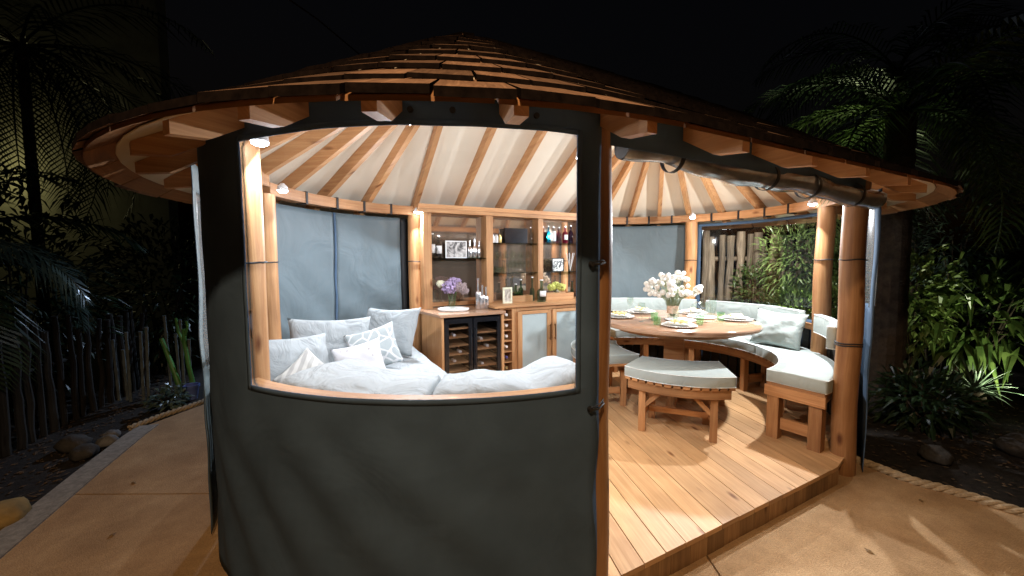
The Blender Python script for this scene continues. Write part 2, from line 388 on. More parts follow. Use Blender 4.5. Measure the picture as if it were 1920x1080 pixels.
# ---- deck boards, clipped to the plan and to the straight entry edge
d0 = Vector((.446, 1.703)); d1 = Vector((2.286, 2.677)); de = (d1-d0).normalized(); dn = Vector((de.y, -de.x))
bd = Vector((.18, -.984)).normalized(); bn = Vector((-bd.y, bd.x))
plan = []
for s in stations(LL*1.0+.25, T-.02, .12): plan.append(P(s, R+.03))
plan += [tuple(d0), tuple(d1)]
us = [Vector(p).dot(bn) for p in plan]; u = min(us); w_ = .142
while u < max(us):
    q = clip(list(plan), -bn.x, -bn.y, -(u+.003)); q = clip(q, bn.x, bn.y, u+w_-.003) if q else q
    u += w_
    if len(q) < 3: continue
    k = len(q); m = MB(); dz = random.uniform(-.0012, .0012)
    # drop near-duplicate points
    qq = [q[0]]
    for a in q[1:]:
        if hypot(a[0]-qq[-1][0], a[1]-qq[-1][1]) > .004: qq.append(a)
    q = qq; k = len(q)
    uvf = lambda a: (Vector(a).dot(bd), Vector(a).dot(bn))
    m.add([(a[0], a[1], DZ+dz) for a in q]+[(a[0], a[1], DZ-.028+dz) for a in q], [list(range(k)), list(range(k, 2*k))[::-1]]+[[a, (a+1) % k, k+(a+1) % k, k+a][::-1] for a in range(k)],
          [[uvf(a) for a in q], [uvf(a) for a in q][::-1]]+[[(0, 0), (.1, 0), (.1, .03), (0, .03)]]*k)
    m.build('deck_board', M_deck, G)
# riser blocks under the straight edge (short upright boards)
t_ = -.02; L_ = (d1-d0).length
while t_ < L_+.02:
    w = random.uniform(.135, .15)
    a = d0+de*(t_+.002); b_ = d0+de*min(t_+w-.002, L_+.04); o1 = dn*(-.006+random.uniform(-.003, .002)); o2 = -dn*.04
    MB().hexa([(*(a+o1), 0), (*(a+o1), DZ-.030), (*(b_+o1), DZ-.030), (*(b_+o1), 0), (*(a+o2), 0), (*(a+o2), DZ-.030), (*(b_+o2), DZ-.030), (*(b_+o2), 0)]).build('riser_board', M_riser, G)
    t_ += w
# deck frame: dark support ring under the rest of the deck
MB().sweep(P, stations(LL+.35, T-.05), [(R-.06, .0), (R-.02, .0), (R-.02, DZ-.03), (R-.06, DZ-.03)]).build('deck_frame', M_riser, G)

# ---- posts
POST = dict(A=(11.981, R), L2=(10.655, R), L3=(8.978, R), B=(.034, R), C=(2.45, R+.005), L5=(3.537, R), L4=(5.206, R), K=(7.02, R))
RP = .075
for nm, (s, r) in POST.items():
    m = MB(); x, y = P(s, r); top = 2.10 if nm not in 'ABC' else 2.15
    pth = [(x+.004*sin(k*.9+s), y+.004*cos(k*1.1+s), 0+top*k/12) for k in range(13)]
    m.tube(pth, lambda q, s=s: RP*(1.03-.05*q+.012*sin(q*9+s)), 20)
    po = m.build('post', M_post, G, smooth=True)
    zb = [1.597, .97] if nm == 'C' else ([1.597] if nm != 'B' else [])
    for z in zb:
        m = MB()
        for dz in ((0,) if z > 1.2 else (0, .016)):
            m.tube([(x+(RP+.004)*cos(a*pi/10), y+(RP+.004)*sin(a*pi/10), z+dz+.003*sin(a)) for a in range(20)], .005, 6, closed=True)
        m.build('rope_band', M_black, po, smooth=True)
# ---- ring beam on the posts
cuts = sorted([POST[k][0] % T for k in POST]); 
for i in range(len(cuts)):
    a = cuts[i]; b_ = cuts[(i+1) % len(cuts)]
    if b_ <= a: b_ += T
    zb_ = .055 if (a >= 10.6 or b_ <= 2.5) else 0
    MB().sweep(P, stations(a+.003, b_-.003), [(R-.05, 2.10+zb_), (R+.045, 2.10+zb_), (R+.045, 2.19+zb_), (R-.05, 2.19+zb_)]).build('ring_beam', M_cedar, G)
# second lower lath that carries the screens on the back half, with black webbing ties
lash = MB()
for s in [4.0, 4.3, 4.62, 4.95, 5.45, 5.75, 6.05, 6.35, 9.25, 9.55, 9.85, 10.2]:
    x0 = P3(s, R-.056, 2.09); x1 = P3(s, R+.05, 2.09); up = Vector((0, 0, .108))
    m = MB(); tn = (P3(s+.01, R, 0)-P3(s-.01, R, 0)).normalized()*.011
    m.hexa([x0-tn, x0+tn, x1+tn, x1-tn, x0-tn+up, x0+tn+up, x1+tn+up, x1-tn+up]); m.build('webbing_tie', M_black, G)

# ---- roof: lining, rafters, eave boards, shingles
RE = 1.985; KS = .635; ZE = 2.020
def zr(r): return ZE+(RE-r)*KS
m = MB(); ss = stations(0, T, .15); nr = 10
m.grid(lambda u, v: P3(u*T*.99999, .02+v*1.86, zr(.02+v*1.86)-.012+.0), len(ss)*1, nr)
m.build('ceiling_lining', M_lining, G, smooth=True, sharp=180, solid=.006)
RAF = [0.0, .535, 1.07, 1.605, LL, 2.53, 2.95, 3.35, 3.75, 4.1, 4.43, 4.87, 5.25, 5.61, 5.98, 6.4, S2, 7.38, 7.94, 8.46, S3, 9.46, 9.90, 10.3, 10.7, 11.1, 11.47, 11.85, 12.21, 12.53, 12.87, 13.24]
hw = .024
for s in RAF:
    m = MB(); r0, r1 = .05, 1.84
    d = (P3(s, 1, 0)-P3(s, 0, 0)).normalized(); sd = Vector((-d.y, d.x, 0))*hw
    T0 = P3(s, r0, zr(r0)-.018); T1 = P3(s, r1, zr(r1)-.018); dep = .115
    B0 = T0-Vector((0, 0, dep)); Bm = P3(s, r1-.13, zr(r1-.13)-.018-dep); B1 = T1-Vector((0, 0, .05))
    vs = []
    for sg in (-1, 1): vs += [T0+sd*sg, T1+sd*sg, B1+sd*sg, Bm+sd*sg, B0+sd*sg]
    def uvr(i): 
        p = vs[i]; return ((p-T0).dot((T1-T0).normalized()), p.z*1.0+(.05 if i > 4 else 0))
    fs = [[0, 1, 2, 3, 4], [9, 8, 7, 6, 5]]+[[(k+1) % 5, k, 5+k, 5+(k+1) % 5] for k in range(5)]
    m.add(vs, fs, [[uvr(i) for i in f] for f in fs]); m.build('rafter', M_pine, G)
# ridge beam
MB().beam((c1.x, c1.y, zr(0)-.07), (c2.x, c2.y, zr(0)-.07), .05, .12).build('ridge_beam', M_pine, G)
# eave boards seen from below
s = 0
while s < T-.05:
    w = min(random.uniform(.30, .36), T-s)
    m = MB(); m.sweep(P, stations(s+.004, s+w-.004, .1), [(1.80, zr(1.80)-.004), (1.975, zr(1.975)-.004), (1.975, zr(1.975)+.012), (1.80, zr(1.80)+.012)])
    m.build('eave_board', M_eave, G); s += w
# shingles
NC = 10; EXP = 1.0/NC*RE
cand = []
for i in range(NC):
    rb = RE+.018-i*EXP; rt = max(.01, rb-EXP*1.35)
    per = 2*LL+2*pi*rb; cnt = 0
    # breakpoints in arc parameter so that straights and curves carry even boards
    def tos(q):   # q: length along this course
        if q < LL: return q
        q -= LL
        if q < pi*rb: return LL+q/rb*R
        q -= pi*rb
        if q < LL: return S2+q
        q -= LL
        return S3+q/rb*R
    q = (i % 2)*.09; bk = []
    while q < per-.06: bk.append(q); q += random.uniform(.18, .23)
    bk.append(per+(i % 2)*.09)
    for a, b_ in zip(bk, bk[1:]):
        s0, s1 = tos(a+.005), tos(min(b_, per-.0001)-.005) if b_ <= per else tos(per-.0001)
        if s1-s0 < .02: continue
        jr = random.uniform(-.012, .012); jz = random.uniform(0, .004); th = random.uniform(.015, .019) if i else random.uniform(.024, .028)
        rr = rb+jr
        zb = zr(rr)+.016+jz; zt = zr(rt)+.004
        ja, jb = random.uniform(-.008, .008), random.uniform(-.0015, .002)
        q0, q1, q2, q3 = P3(s0, rr+ja, zb+jb), P3(s1, rr, zb), P3(s1, rt, zt), P3(s0, rt, zt)
        mid = (q0+q2)/2
        cand.append((mid.xy.length+(0 if mid.y < 4 else 3), [q0, q3, q2, q1], th))
cand.sort(key=lambda a: a[0]); stuff = MB()
for k, (_, q, th) in enumerate(cand):
    m = MB() if k < 298 else stuff
    up = Vector((0, 0, th)); out = (q[0]-q[1]).normalized()*th*.45
    p = [q[0], q[1], q[2], q[3], q[0]+up+out*0, q[1]+up*.25, q[2]+up*.25, q[3]+up+out*0]
    m.hexa(p)
    if k >= 298: m.mi[-6:] = [0, 0, 1, 0, 1, 1]
    if k < 298:
        m.mi = [0, 0, 1, 0, 1, 1]; m.build('shingle', [M_shingle, M_butt], G, fix=False)
stuff.build('shingles', [M_shingle, M_butt], G, kind='stuff', fix=False)
MB().lathe([(.16, 0), (.14, .03), (.03, .09), (.0, .095)], (c1.x, c1.y, zr(0)-.1), 16).build('roof_cap', M_shingle, G, smooth=True)

# ---- half wall: sill rail, curved boards and seat back boards behind the front screen
sil = [(R+.0, 1.03), (R+.085, 1.03), (R+.085, 1.062), (R+.0, 1.062)]
for a, b_ in ((POST['L2'][0]+.06, POST['A'][0]-.055), (POST['A'][0]+.055, T-.05)):
    MB().sweep(P, stations(a, b_), sil).build('sill', M_pine, G)
for a, b_ in ((POST['L3'][0]+.06, POST['L2'][0]-.06), (POST['C'][0]+.1, POST['L5'][0]-.06), (POST['L5'][0]+.06, POST['L4'][0]-.06), (POST['L4'][0]+.06, 6.3)):
    MB().sweep(P, stations(a, b_), [(R-.03, .90), (R+.02, .90), (R+.02, .955), (R-.03, .955)]).build('back_rail', M_cedar, G)
# upright dark wall slats below the rails
M_slat = wood('dark_slat', (.05, .045, .04), (.015, .014, .013), rough=.7, vary=.4, knots=False)
for a, b_ in ((2.75, 6.2), (8.95, T-.05)):
    s = a
    while s < b_:
        w = .085
        m = MB(); m.sweep(P, [s, s+w], [(R+.025, .02), (R+.04, .02), (R+.04, .9), (R+.025, .9)]); m.build('wall_slat', M_slat, G); s += .11 if a < 5 else .11
# ================================================================ WEATHER SCREENS
def lin(a, b, n): return [a+(b-a)*i/n for i in range(n+1)]
def merged(a, b, step, extra):
    v = set(round(x, 5) for x in lin(a, b, max(1, int((b-a)/step))))
    v = sorted([x for x in v if all(abs(x-q) > step*.35 for q in extra)]+[q for q in extra if a <= q <= b]); return v
def sheet(name, s0, s1, z0, z1, rf, mat, parent, win=None, only=None, step=.045, solid=.004, ztop=None):
    ex = list(win[:2]) if win else []; ez = list(win[2:]) if win else []
    sl = merged(s0, s1, step, ex); zl = merged(z0, z1, step, ez); m = MB(); idx = {}
    for j, z in enumerate(zl):
        for i, s in enumerate(sl):
            zz = z
            if ztop and z > z1-.12: zz = z+ztop(s)*(z-(z1-.12))/.12
            x, y = P(s, rf(s, z)); idx[i, j] = len(m.v); m.v.append((x, y, zz))
    for j in range(len(zl)-1):
        for i in range(len(sl)-1):
            sm, zm = (sl[i]+sl[i+1])/2, (zl[j]+zl[j+1])/2
            inside = win and win[0] < sm < win[1] and win[2] < zm < win[3]
            if only: 
                if not inside: continue
            elif inside: continue
            m.f.append([idx[i, j], idx[i+1, j], idx[i+1, j+1], idx[i, j+1]]); m.mi.append(0)
            m.uv.append([(sl[i], zl[j]), (sl[i+1], zl[j]), (sl[i+1], zl[j+1]), (sl[i], zl[j+1])])
    return m.build(name, mat, parent, smooth=True, sharp=180, solid=solid, fix=False)
def nz(a, b, c=0, k=1): return noise.noise(Vector((a*k, b*k, c)))
# front screen
rF = 1.59
def front_r(s, z):
    low = max(0, min(1, (1.06-z)/.3)); ph = (1.25*s+z)/1.6
    fold = .012*sin(ph*21+3*nz(s, z, 1, .8))*(.45+.9*max(0, nz(s, z, 4, 1.3)+.35))*low
    edge = max(0, (11.75-s))*.02
    return rF+fold+.018*nz(s, z, 2, 1.6)*low+.003*nz(s, z, 5, 5)+edge*0
FS = thing('front_weather_screen', 'shade-toned fabric weather screen with a large clear window, hanging across the front of the gazebo', 'weather screen', (*P(12.85, rF), 0))
win = (12.19, 13.515, 1.078, 2.088)
sheet('fabric', 11.42, 13.622, .015, 2.20, front_r, [M_screen_shade, M_screen_lit], FS, win, ztop=lambda s: .022*sin(s*9)+.012*sin(s*23+1))
sheet('window_pane', 11.42, 13.622, .015, 2.20, lambda s, z: rF+.004*nz(s, z, 7, 3), M_vinyl, FS, win, only=True, solid=.0012)
# hem around the window and down the right edge
for (a, b_, za, zb) in ((win[0]-.02, win[0], win[2]-.02, win[3]+.02), (win[1], win[1]+.02, win[2]-.02, win[3]+.02)):
    sheet('window_hem', a, b_, za, zb, lambda s, z: front_r(s, z)+.0035, M_screen_shade, FS, step=.02, solid=.002)
for za, zb in ((win[2]-.022, win[2]-.001), (win[3]+.001, win[3]+.022)):
    sheet('window_hem', win[0], win[1], za, zb, lambda s, z: front_r(s, z)+.0035, M_screen_shade, FS, step=.05, solid=.002)
def toggle(parent, s, z, r=rF, hook=.06):
    m = MB(); c = P3(s, r+.008, z); o = (P3(s, r+1, z)-P3(s, r, z)).normalized(); m.tube([c, c+o*.014], [.013, .010], 12)
    q = P3(s+.02, r, z); m.tube([c+o*.01, c+o*.018+(P3(s+.03, r, z)-P3(s, r, z)), P3(s+.075, r-.0, z+.006), P3(s+.105, r-.05, z+.008)], .0045, 6)
    m.tube([c+o*.012+Vector((0, 0, .006)), P3(s+.05, r+.012, z+.016), P3(s+.1, r-.03, z+.012)], .003, 6)
    m.build('toggle', M_black, parent, smooth=True)
toggle(FS, 13.575, 1.585); toggle(FS, 13.575, .985)
for s in (12.5, 12.92, 13.06, 13.35): MB().tube([P3(s, rF+.004, 2.14), P3(s, rF+.012, 2.14)], .011, 10).build('eyelet', M_black, FS, smooth=True)
# side screen, wraps round the left end, seen edge-on
SS = thing('side_weather_screen', 'weather screen with a clear window round the far left end of the gazebo, seen edge-on', 'weather screen', (*P(11.0, 1.62), 0))
w2 = (10.72, 11.30, .98, 2.0); rs = lambda s, z: 1.635+.012*nz(s, z, 3, 3)
sheet('fabric', 10.52, 11.40, .02, 2.16, rs, [M_screen_shade, M_screen_lit], SS, w2)
sheet('window_pane', 10.52, 11.40, .02, 2.16, rs, M_hazy, SS, w2, only=True, solid=.0012)
m = MB(); c = P3(11.15, 1.64, 1.98)
m.tube([c, c+Vector((-.03, -.01, -.03)), c+Vector((-.03, -.01, -.08)), c+Vector((-.005, 0, -.09))], .006, 6); m.build('toggle', M_black, SS, smooth=True)
# rear screens
RS = thing('rear_left_screen', 'blue grey fabric screen with a centre seam behind the sofa', 'weather screen', (*P(9.8, 1.56), 0))
rr = lambda s, z: 1.56+.022*nz(s, z, 3, 1.9)+.013*sin((s*.9-z)*14+2*nz(s, z, 1, 1))*max(0, min(1, (1.8-z)))
sheet('fabric', 9.12, 9.80, .1, 2.07, rr, M_screen_lit, RS); sheet('fabric', 9.806, 10.60, .1, 2.07, rr, M_screen_lit, RS)
sheet('seam_band', 9.792, 9.814, .1, 2.07, lambda s, z: rr(s, z)-.006, M_screen_shade, RS, step=.03)
sheet('dark_gap_sheet', 9.03, 9.118, .1, 2.07, lambda s, z: 1.575, M_black, RS)  # black sheet put in for the unlit gap beside the screen
RB = thing('rear_bar_screen', 'plain blue grey fabric screen between the bar shelves and the rear window', 'weather screen', (*P(6.2, 1.56), 0))
sheet('fabric', 5.27, 8.90, .1, 2.075, lambda s, z: 1.565+.026*nz(s, z, 9, 1.7), M_screen_lit, RB)
RW = thing('rear_window_screen', 'clear vinyl screen with a thin dark border facing the log fence and garden', 'weather screen', (*P(4.3, 1.56), 0))
w3 = (3.68, 5.10, .975, 2.04); rw = lambda s, z: 1.565+.006*nz(s, z, 6, 2)
sheet('fabric', 3.62, 5.16, .1, 2.075, rw, M_screen_shade, RW, w3)
sheet('window_pane', 3.62, 5.16, .1, 2.075, rw, M_vinyl, RW, w3, only=True, solid=.0012)
# screen past the right-hand post: clear upper part, dark lower part
RX = thing('right_side_screen', 'narrow weather screen beside the front right post, clear above and shade-toned below', 'weather screen', (*P(2.9, 1.6), 0))
rx = lambda s, z: 1.60+.03*sin(s*16)*(.4+.6*z/2)+.012*nz(s, z, 2, 2)
w4 = (2.58, 3.30, 1.24, 2.03)
sheet('fabric', 2.50, 3.42, .02, 2.10, rx, M_screen_shade, RX, w4); sheet('window_pane', 2.50, 3.42, .02, 2.10, rx, M_hazy, RX, w4, only=True, solid=.0012)
# rolled screen above the entry
E0 = Vector((.507, 1.852, 2.117)); E1 = Vector((2.60, 2.852, 2.025)); ed = (E1-E0).normalized()
RO = thing('rolled_entry_screen', 'rolled-up clear vinyl screen strapped under the eave above the entry', 'rolled screen', (E0+E1)/2)
out_ = Vector((nf.x, nf.y, 0)); m = MB(); pth = []; rad = []
for i in range(44):
    q = i/43; sag = .012*sin(q*pi*4)+.01*nz(q*6, 1)
    pth.append(E0+(E1-E0)*q+Vector((0, 0, sag))+out_*(.012*nz(q*5, 5))); rad.append(.052+.012*q+.006*nz(q*14, 3)+(.004*sin(q*40)))
n0 = len(m.v); m.tube(pth, rad, 22, cap=False)
for i, v in enumerate(m.v):                       # creases along the roll
    k = i % 22; p = pth[i//22]; d = Vector(v)-p
    m.v[i] = tuple(p+d*(1+.10*noise.noise(Vector((k*.9, i//22*.16, 2)))+(.07 if k % 7 == 0 else 0)))
rollo = m.build('vinyl_roll', M_rollv, RO, smooth=True, sharp=180)
m = MB(); a = pth[0]; m.tube([a+ed*.003, a+ed*.05], [.049, .044], 20); m.build('roll_end_shade', M_black, RO)  # black plug painted as the shade inside the hollow roll end
for q in (.14, .46, .64, .86):
    p = E0+(E1-E0)*q; m = MB(); sd = ed*.013; rr_ = .066+.012*q; pts = []
    up = Vector((0, 0, 1)); nn = ed.cross(up).normalized()
    for a in range(24): t_ = 2*pi*a/24; pts.append(p+(nn*cos(t_)+up*sin(t_))*rr_)
    vs = [v-sd for v in pts]+[v+sd for v in pts]+[v-sd+(v-p).normalized()*.003 for v in pts]+[v+sd+(v-p).normalized()*.003 for v in pts]
    k = 24; fs = []
    for a in range(k):
        b_ = (a+1) % k; fs += [[2*k+a, 3*k+a, 3*k+b_, 2*k+b_], [a, b_, k+b_, k+a], [a, 2*k+a, 2*k+b_, b_], [k+a, k+b_, 3*k+b_, 3*k+a]]
    m.add(vs, fs)
    tp = p+up*(rr_+.0); hk = p+up*(rr_+.07)-out_*.02
    m.tube([tp, tp+up*.03+ed*.012, hk], .0045, 6); m.tube([tp-ed*.02, tp+up*.04-ed*.03, hk-ed*.01], .004, 6)
    m.build('strap', M_black, RO, smooth=True)
# pelmet of the rolled screen hanging from the ring beam
sheet('pelmet', .0, 2.46, 2.085, 2.30, lambda s, z: R+.058+.004*nz(s, z, 3, 4), M_screen_shade, RO, ztop=lambda s: .0)

# ================================================================ LED LAMPS
LP = [(-1.15, 1.84, 2.1435), (-1.76, 3.07, 2.1435), (-1.05, 4.43, 2.1435), (2.32, 5.10, 2.1435), (2.97, 3.93, 2.1435), (.385, 2.16, 2.15)]
LLAB = ['small round LED light on the front left post, nearest the window corner', 'small round LED light on the post left of the sofa screen', 'small round LED light at the post beside the bar shelves',
        'small round LED light on the rear post behind the table flowers', 'small round LED light under the rolled screen by the right-hand posts', 'small round LED light above the front window near the entry']
for p, lb in zip(LP, LLAB):
    p = Vector(p); k = .955; p = Vector((p.x*k, p.y*k, 1.6+(p.z-1.6)*k))
    t_ = thing('led_light', lb, 'light', p, 'LED lights on the posts')
    MB().lathe([(.012, .055), (.016, .05), (.034, .03), (.036, .006), (.031, .0)], p, 18).build('housing', M_housing, t_, smooth=True)
    MB().lathe([(.0, -.016), (.020, -.013), (.033, -.004), (.034, .002)], p, 18).build('lens', M_led, t_, smooth=True)
    cen_ = Vector(((c1.x+c2.x)/2, (c1.y+c2.y)/2, 0)); near = c1 if (p.xy-c1).length < (p.xy-c2).length else c2; d_ = Vector((near.x-p.x, near.y-p.y, 0)).normalized()+Vector((0, 0, -.7))
    lo = lamp('bulb', 'AREA', Vector((0, 0, -.03))+d_*.02, (13 if p.y < 2 else 18 if p.y < 3.2 else 52 if p.x < 0 else 68) if p.y > 2.2 or p.x < -.5 else 38, (.93, .96, 1.0), size=.07); lo.data.shape = 'DISK'; lo.rotation_euler = d_.to_track_quat('-Z', 'Y').to_euler(); lo.parent = t_

# ================================================================ BAR
OB = Vector((-.67, 3.76)); wv = Vector((-nf.x, -nf.y))
def BP(u, w, z): q = OB+ex_*u+wv*w; return Vector((q.x, q.y, z))
def bbox(m, u0, u1, w0, w1, z0, z1, mi=0):
    return m.hexa([BP(u0, w0, z0), BP(u1, w0, z0), BP(u1, w1, z0), BP(u0, w1, z0), BP(u0, w0, z1), BP(u1, w0, z1), BP(u1, w1, z1), BP(u0, w1, z1)], mi)
def bvert(m, u0, u1, w0, w1, z0, z1):  # grain runs upright
    return m.hexa([BP(u0, w0, z0), BP(u0, w0, z1), BP(u1, w0, z1), BP(u1, w0, z0), BP(u0, w1, z0), BP(u0, w1, z1), BP(u1, w1, z1), BP(u1, w1, z0)])
BAR = thing('bar_cabinet', 'wooden bar cabinet with mirrored shelves, wine rack and grey glazed doors', 'bar cabinet', BP(1.05, .4, DZ))
# left unit
m = MB(); top = [(0-.03, -.025), (.67, -.025), (.67, .69), (-.06, .69), (-.11, .42)]
m.add([BP(u, w, 1.055) for u, w in top]+[BP(u, w, 1.082) for u, w in top], [[0, 1, 2, 3, 4][::-1], [5, 6, 7, 8, 9]]+[[k, (k+1) % 5, 5+(k+1) % 5, 5+k] for k in range(5)],
      [[(u, w) for u, w in top][::-1], [(u, w) for u, w in top]]+[[(0, 0), (.5, 0), (.5, .03), (0, .03)]]*5)
m.build('counter_top', M_table, BAR)
MB().hexa([BP(-.012, 0, DZ), BP(-.012, 0, 1.055), BP(-.095, .42, 1.055), BP(-.095, .42, DZ), BP(.012, 0, DZ), BP(.012, 0, 1.055), BP(-.07, .42, 1.055), BP(-.07, .42, DZ)]).build('side_panel', M_pine, BAR)
bvert(MB(), .632, .662, .0, .68, DZ, 1.055).build('side_panel', M_pine, BAR)
bbox(MB(), .0, .64, .66, .68, DZ, 1.05).build('back_panel', M_cedar, BAR)
# right unit
bbox(MB(), .60, 2.2, .10, .69, 1.094, 1.118).build('counter_top', M_pine, BAR)
bbox(MB(), .665, 2.18, .66, .68, DZ, 1.09).build('back_panel', M_cedar, BAR)
for u0, u1 in ((.668, .712), (.822, .905), (1.318, 1.334), (1.76, 1.79), (2.13, 2.18)): bvert(MB(), u0, u1, .13, .65, DZ, 1.09).build('upright', M_pine, BAR)
bbox(MB(), .712, 2.13, .14, .65, DZ, DZ+.07).build('plinth', M_pine, BAR)
bbox(MB(), .905, 2.13, .131, .16, 1.05, 1.092).build('rail', M_pine, BAR)
zc = [1.085-.117*k for k in range(8)]
for k, z in enumerate(zc): bbox(MB(), .713, .821, .133, .5, z-.012, z).build('rack_shelf', M_pine, BAR)
bbox(MB(), .713, .821, .5, .51, DZ, 1.085).build('rack_back', M_slat, BAR)
def door(u0, u1, hu):
    z0, z1, w0, w1 = .225, 1.045, .108, .128
    d = bvert(MB(), u0, u0+.055, w0, w1, z0, z1).build('door', M_pine, BAR)
    m = MB(); bvert(m, u1-.055, u1, w0, w1, z0, z1); bbox(m, u0+.056, u1-.056, w0, w1, z0, z0+.06); bbox(m, u0+.056, u1-.056, w0, w1, z1-.035, z1); m.build('door_frame', M_pine, d)
    bbox(MB(), u0+.056, u1-.056, w0+.008, w1-.004, z0+.061, z1-.036).build('door_panel', M_frost, d)
    m = MB(); m.tube([BP(hu, .108, .715), BP(hu, .085, .715)], .005, 8); m.tube([BP(hu, .108, .865), BP(hu, .085, .865)], .005, 8); m.tube([BP(hu, .083, .70), BP(hu, .083, .88)], .0065, 8)
    m.build('handle', M_brass, d, smooth=True)
door(.885, 1.317, 1.293); door(1.336, 1.758, 1.360); door(1.762, 2.13, 2.10)
# hutch
for u0, u1 in ((-.04, .05), (.69, .772), (1.382, 1.452), (2.09, 2.17)): bvert(MB(), u0, u1, .5, .675, 1.083 if u0 < .6 else 1.119, 2.112).build('divider', M_pine, BAR)
bbox(MB(), -.09, 2.25, .475, .70, 2.113, 2.155).build('top_rail', M_pine, BAR); bbox(MB(), -.09, 2.25, .465, .70, 2.156, 2.20).build('top_rail', M_pine, BAR)
for u0, u1, z0 in ((.051, .689, 1.14), (.773, 1.381, 1.12), (1.453, 2.089, 1.12)): bbox(MB(), u0, u1, .655, .665, z0, 2.11).build('mirror', M_mirror, BAR)
for u0, u1 in ((.02, .69), (.772, 1.39), (1.45, 2.1)): bbox(MB(), u0, u1, .665, .68, 1.09, 2.11).build('hutch_back', M_cedar, BAR)
for u0, u1, z in ((.052, .688, 1.632), (.774, 1.38, 1.81), (.774, 1.38, 1.458), (1.454, 2.088, 1.822), (1.454, 2.088, 1.458)):
    bbox(MB(), u0, u1, .515, .652, z-.008, z).build('glass_shelf', M_shelfg, BAR)
# ---- wine cooler set in the left unit
WC = thing('wine_cooler', 'black two-door wine cooler with bottles behind glass, set into the left end of the bar', 'wine cooler', BP(.31, .3, DZ))
bbox(MB(), .014, .63, .62, .64, DZ+.005, 1.05).build('back', M_cooler, WC)
for a in ((.014, .022), (.311, .321), (.622, .630)): bvert(MB(), a[0], a[1], .035, .62, DZ+.005, 1.05).build('wall', M_cooler, WC)
bbox(MB(), .014, .63, .03, .62, DZ, DZ+.06).build('plinth', M_cooler, WC); bbox(MB(), .014, .63, .035, .62, 1.035, 1.052).build('top', M_cooler, WC)
for (a, b_, zs_) in ((.022, .311, (.93, .843, .757, .67, .585, .50, .41)), (.321, .622, (.87, .785, .70, .612, .525, .44))):
    for z in zs_: bbox(MB(), a+.035, b_-.03, .05, .5, z-.012, z+.006).build('rack_slat', M_pine, WC)
    m = MB()
    for (u0, u1, z0, z1) in ((a+.001, a+.040, DZ+.065, 1.032), (b_-.036, b_-.001, DZ+.065, 1.032)): bvert(m, u0, u1, .005, .03, z0, z1)
    for z0, z1 in ((DZ+.065, DZ+.11), (.985, 1.032)): bbox(m, a+.041, b_-.037, .005, .03, z0, z1)
    d = m.build('door', M_cooler, WC); bbox(MB(), a+.041, b_-.037, .014, .020, DZ+.111, .984).build('door_glass', M_coolglass, d)
    hu = b_-.02 if a < .1 else a+.02
    MB().tube([BP(hu, .005, .55), BP(hu, -.02, .56), BP(hu, -.02, .92), BP(hu, .005, .93)], .007, 8).build('handle', M_cooler, d, smooth=True)
M_foil = [plain('foil_%d' % i, c, .3, noise_amt=.05) for i, c in enumerate([(.75, .72, .68), (.8, .74, .66), (.12, .10, .25), (.5, .36, .16)])]
M_winedk = plain('dark_wine_glass', (.02, .03, .015), .12)
names = ['top', 'second', 'third', 'fourth', 'fifth', 'lowest']
for k in range(6):
    z = zc[k]-.117+.045
    t_ = thing('wine_bottle', 'wine bottle lying neck outwards in the %s cell of the narrow wine rack' % names[k], 'bottle', BP(.767, .25, z-.04), 'wine bottles in the rack')
    c = BP(.767, .15, z); d = Vector((wv.x, wv.y, 0))
    MB().tube([c+d*.0, c+d*.002, c+d*.09], [.010, .0155, .0155], 14).build('foil_cap', M_foil[[0, 1, 0, 1, 2, 3][k]], t_, smooth=True)
    MB().tube([c+d*.091, c+d*.12, c+d*.16, c+d*.3], [.015, .018, .036, .036], 16).build('bottle_body', M_winedk, t_, smooth=True)
for k, (u, z, nm) in enumerate([(.14, .86, 'upper left'), (.20, .69, 'middle left'), (.14, .60, 'lower left'), (.43, .80, 'upper right'), (.50, .72, 'middle right'), (.44, .54, 'lower right')]):
    t_ = thing('wine_bottle', 'wine bottle lying in the %s of the wine cooler' % nm, 'bottle', BP(u, .3, z-.03), 'wine bottles in the cooler')
    c = BP(u, .06, z); d = Vector((wv.x, wv.y, 0))
    MB().tube([c, c+d*.002, c+d*.08], [.010, .0155, .0155], 12).build('foil_cap', M_foil[k % 2], t_, smooth=True)
    MB().tube([c+d*.081, c+d*.12, c+d*.16, c+d*.3], [.015, .018, .033, .033], 14).build('bottle_body', M_winedk, t_, smooth=True)

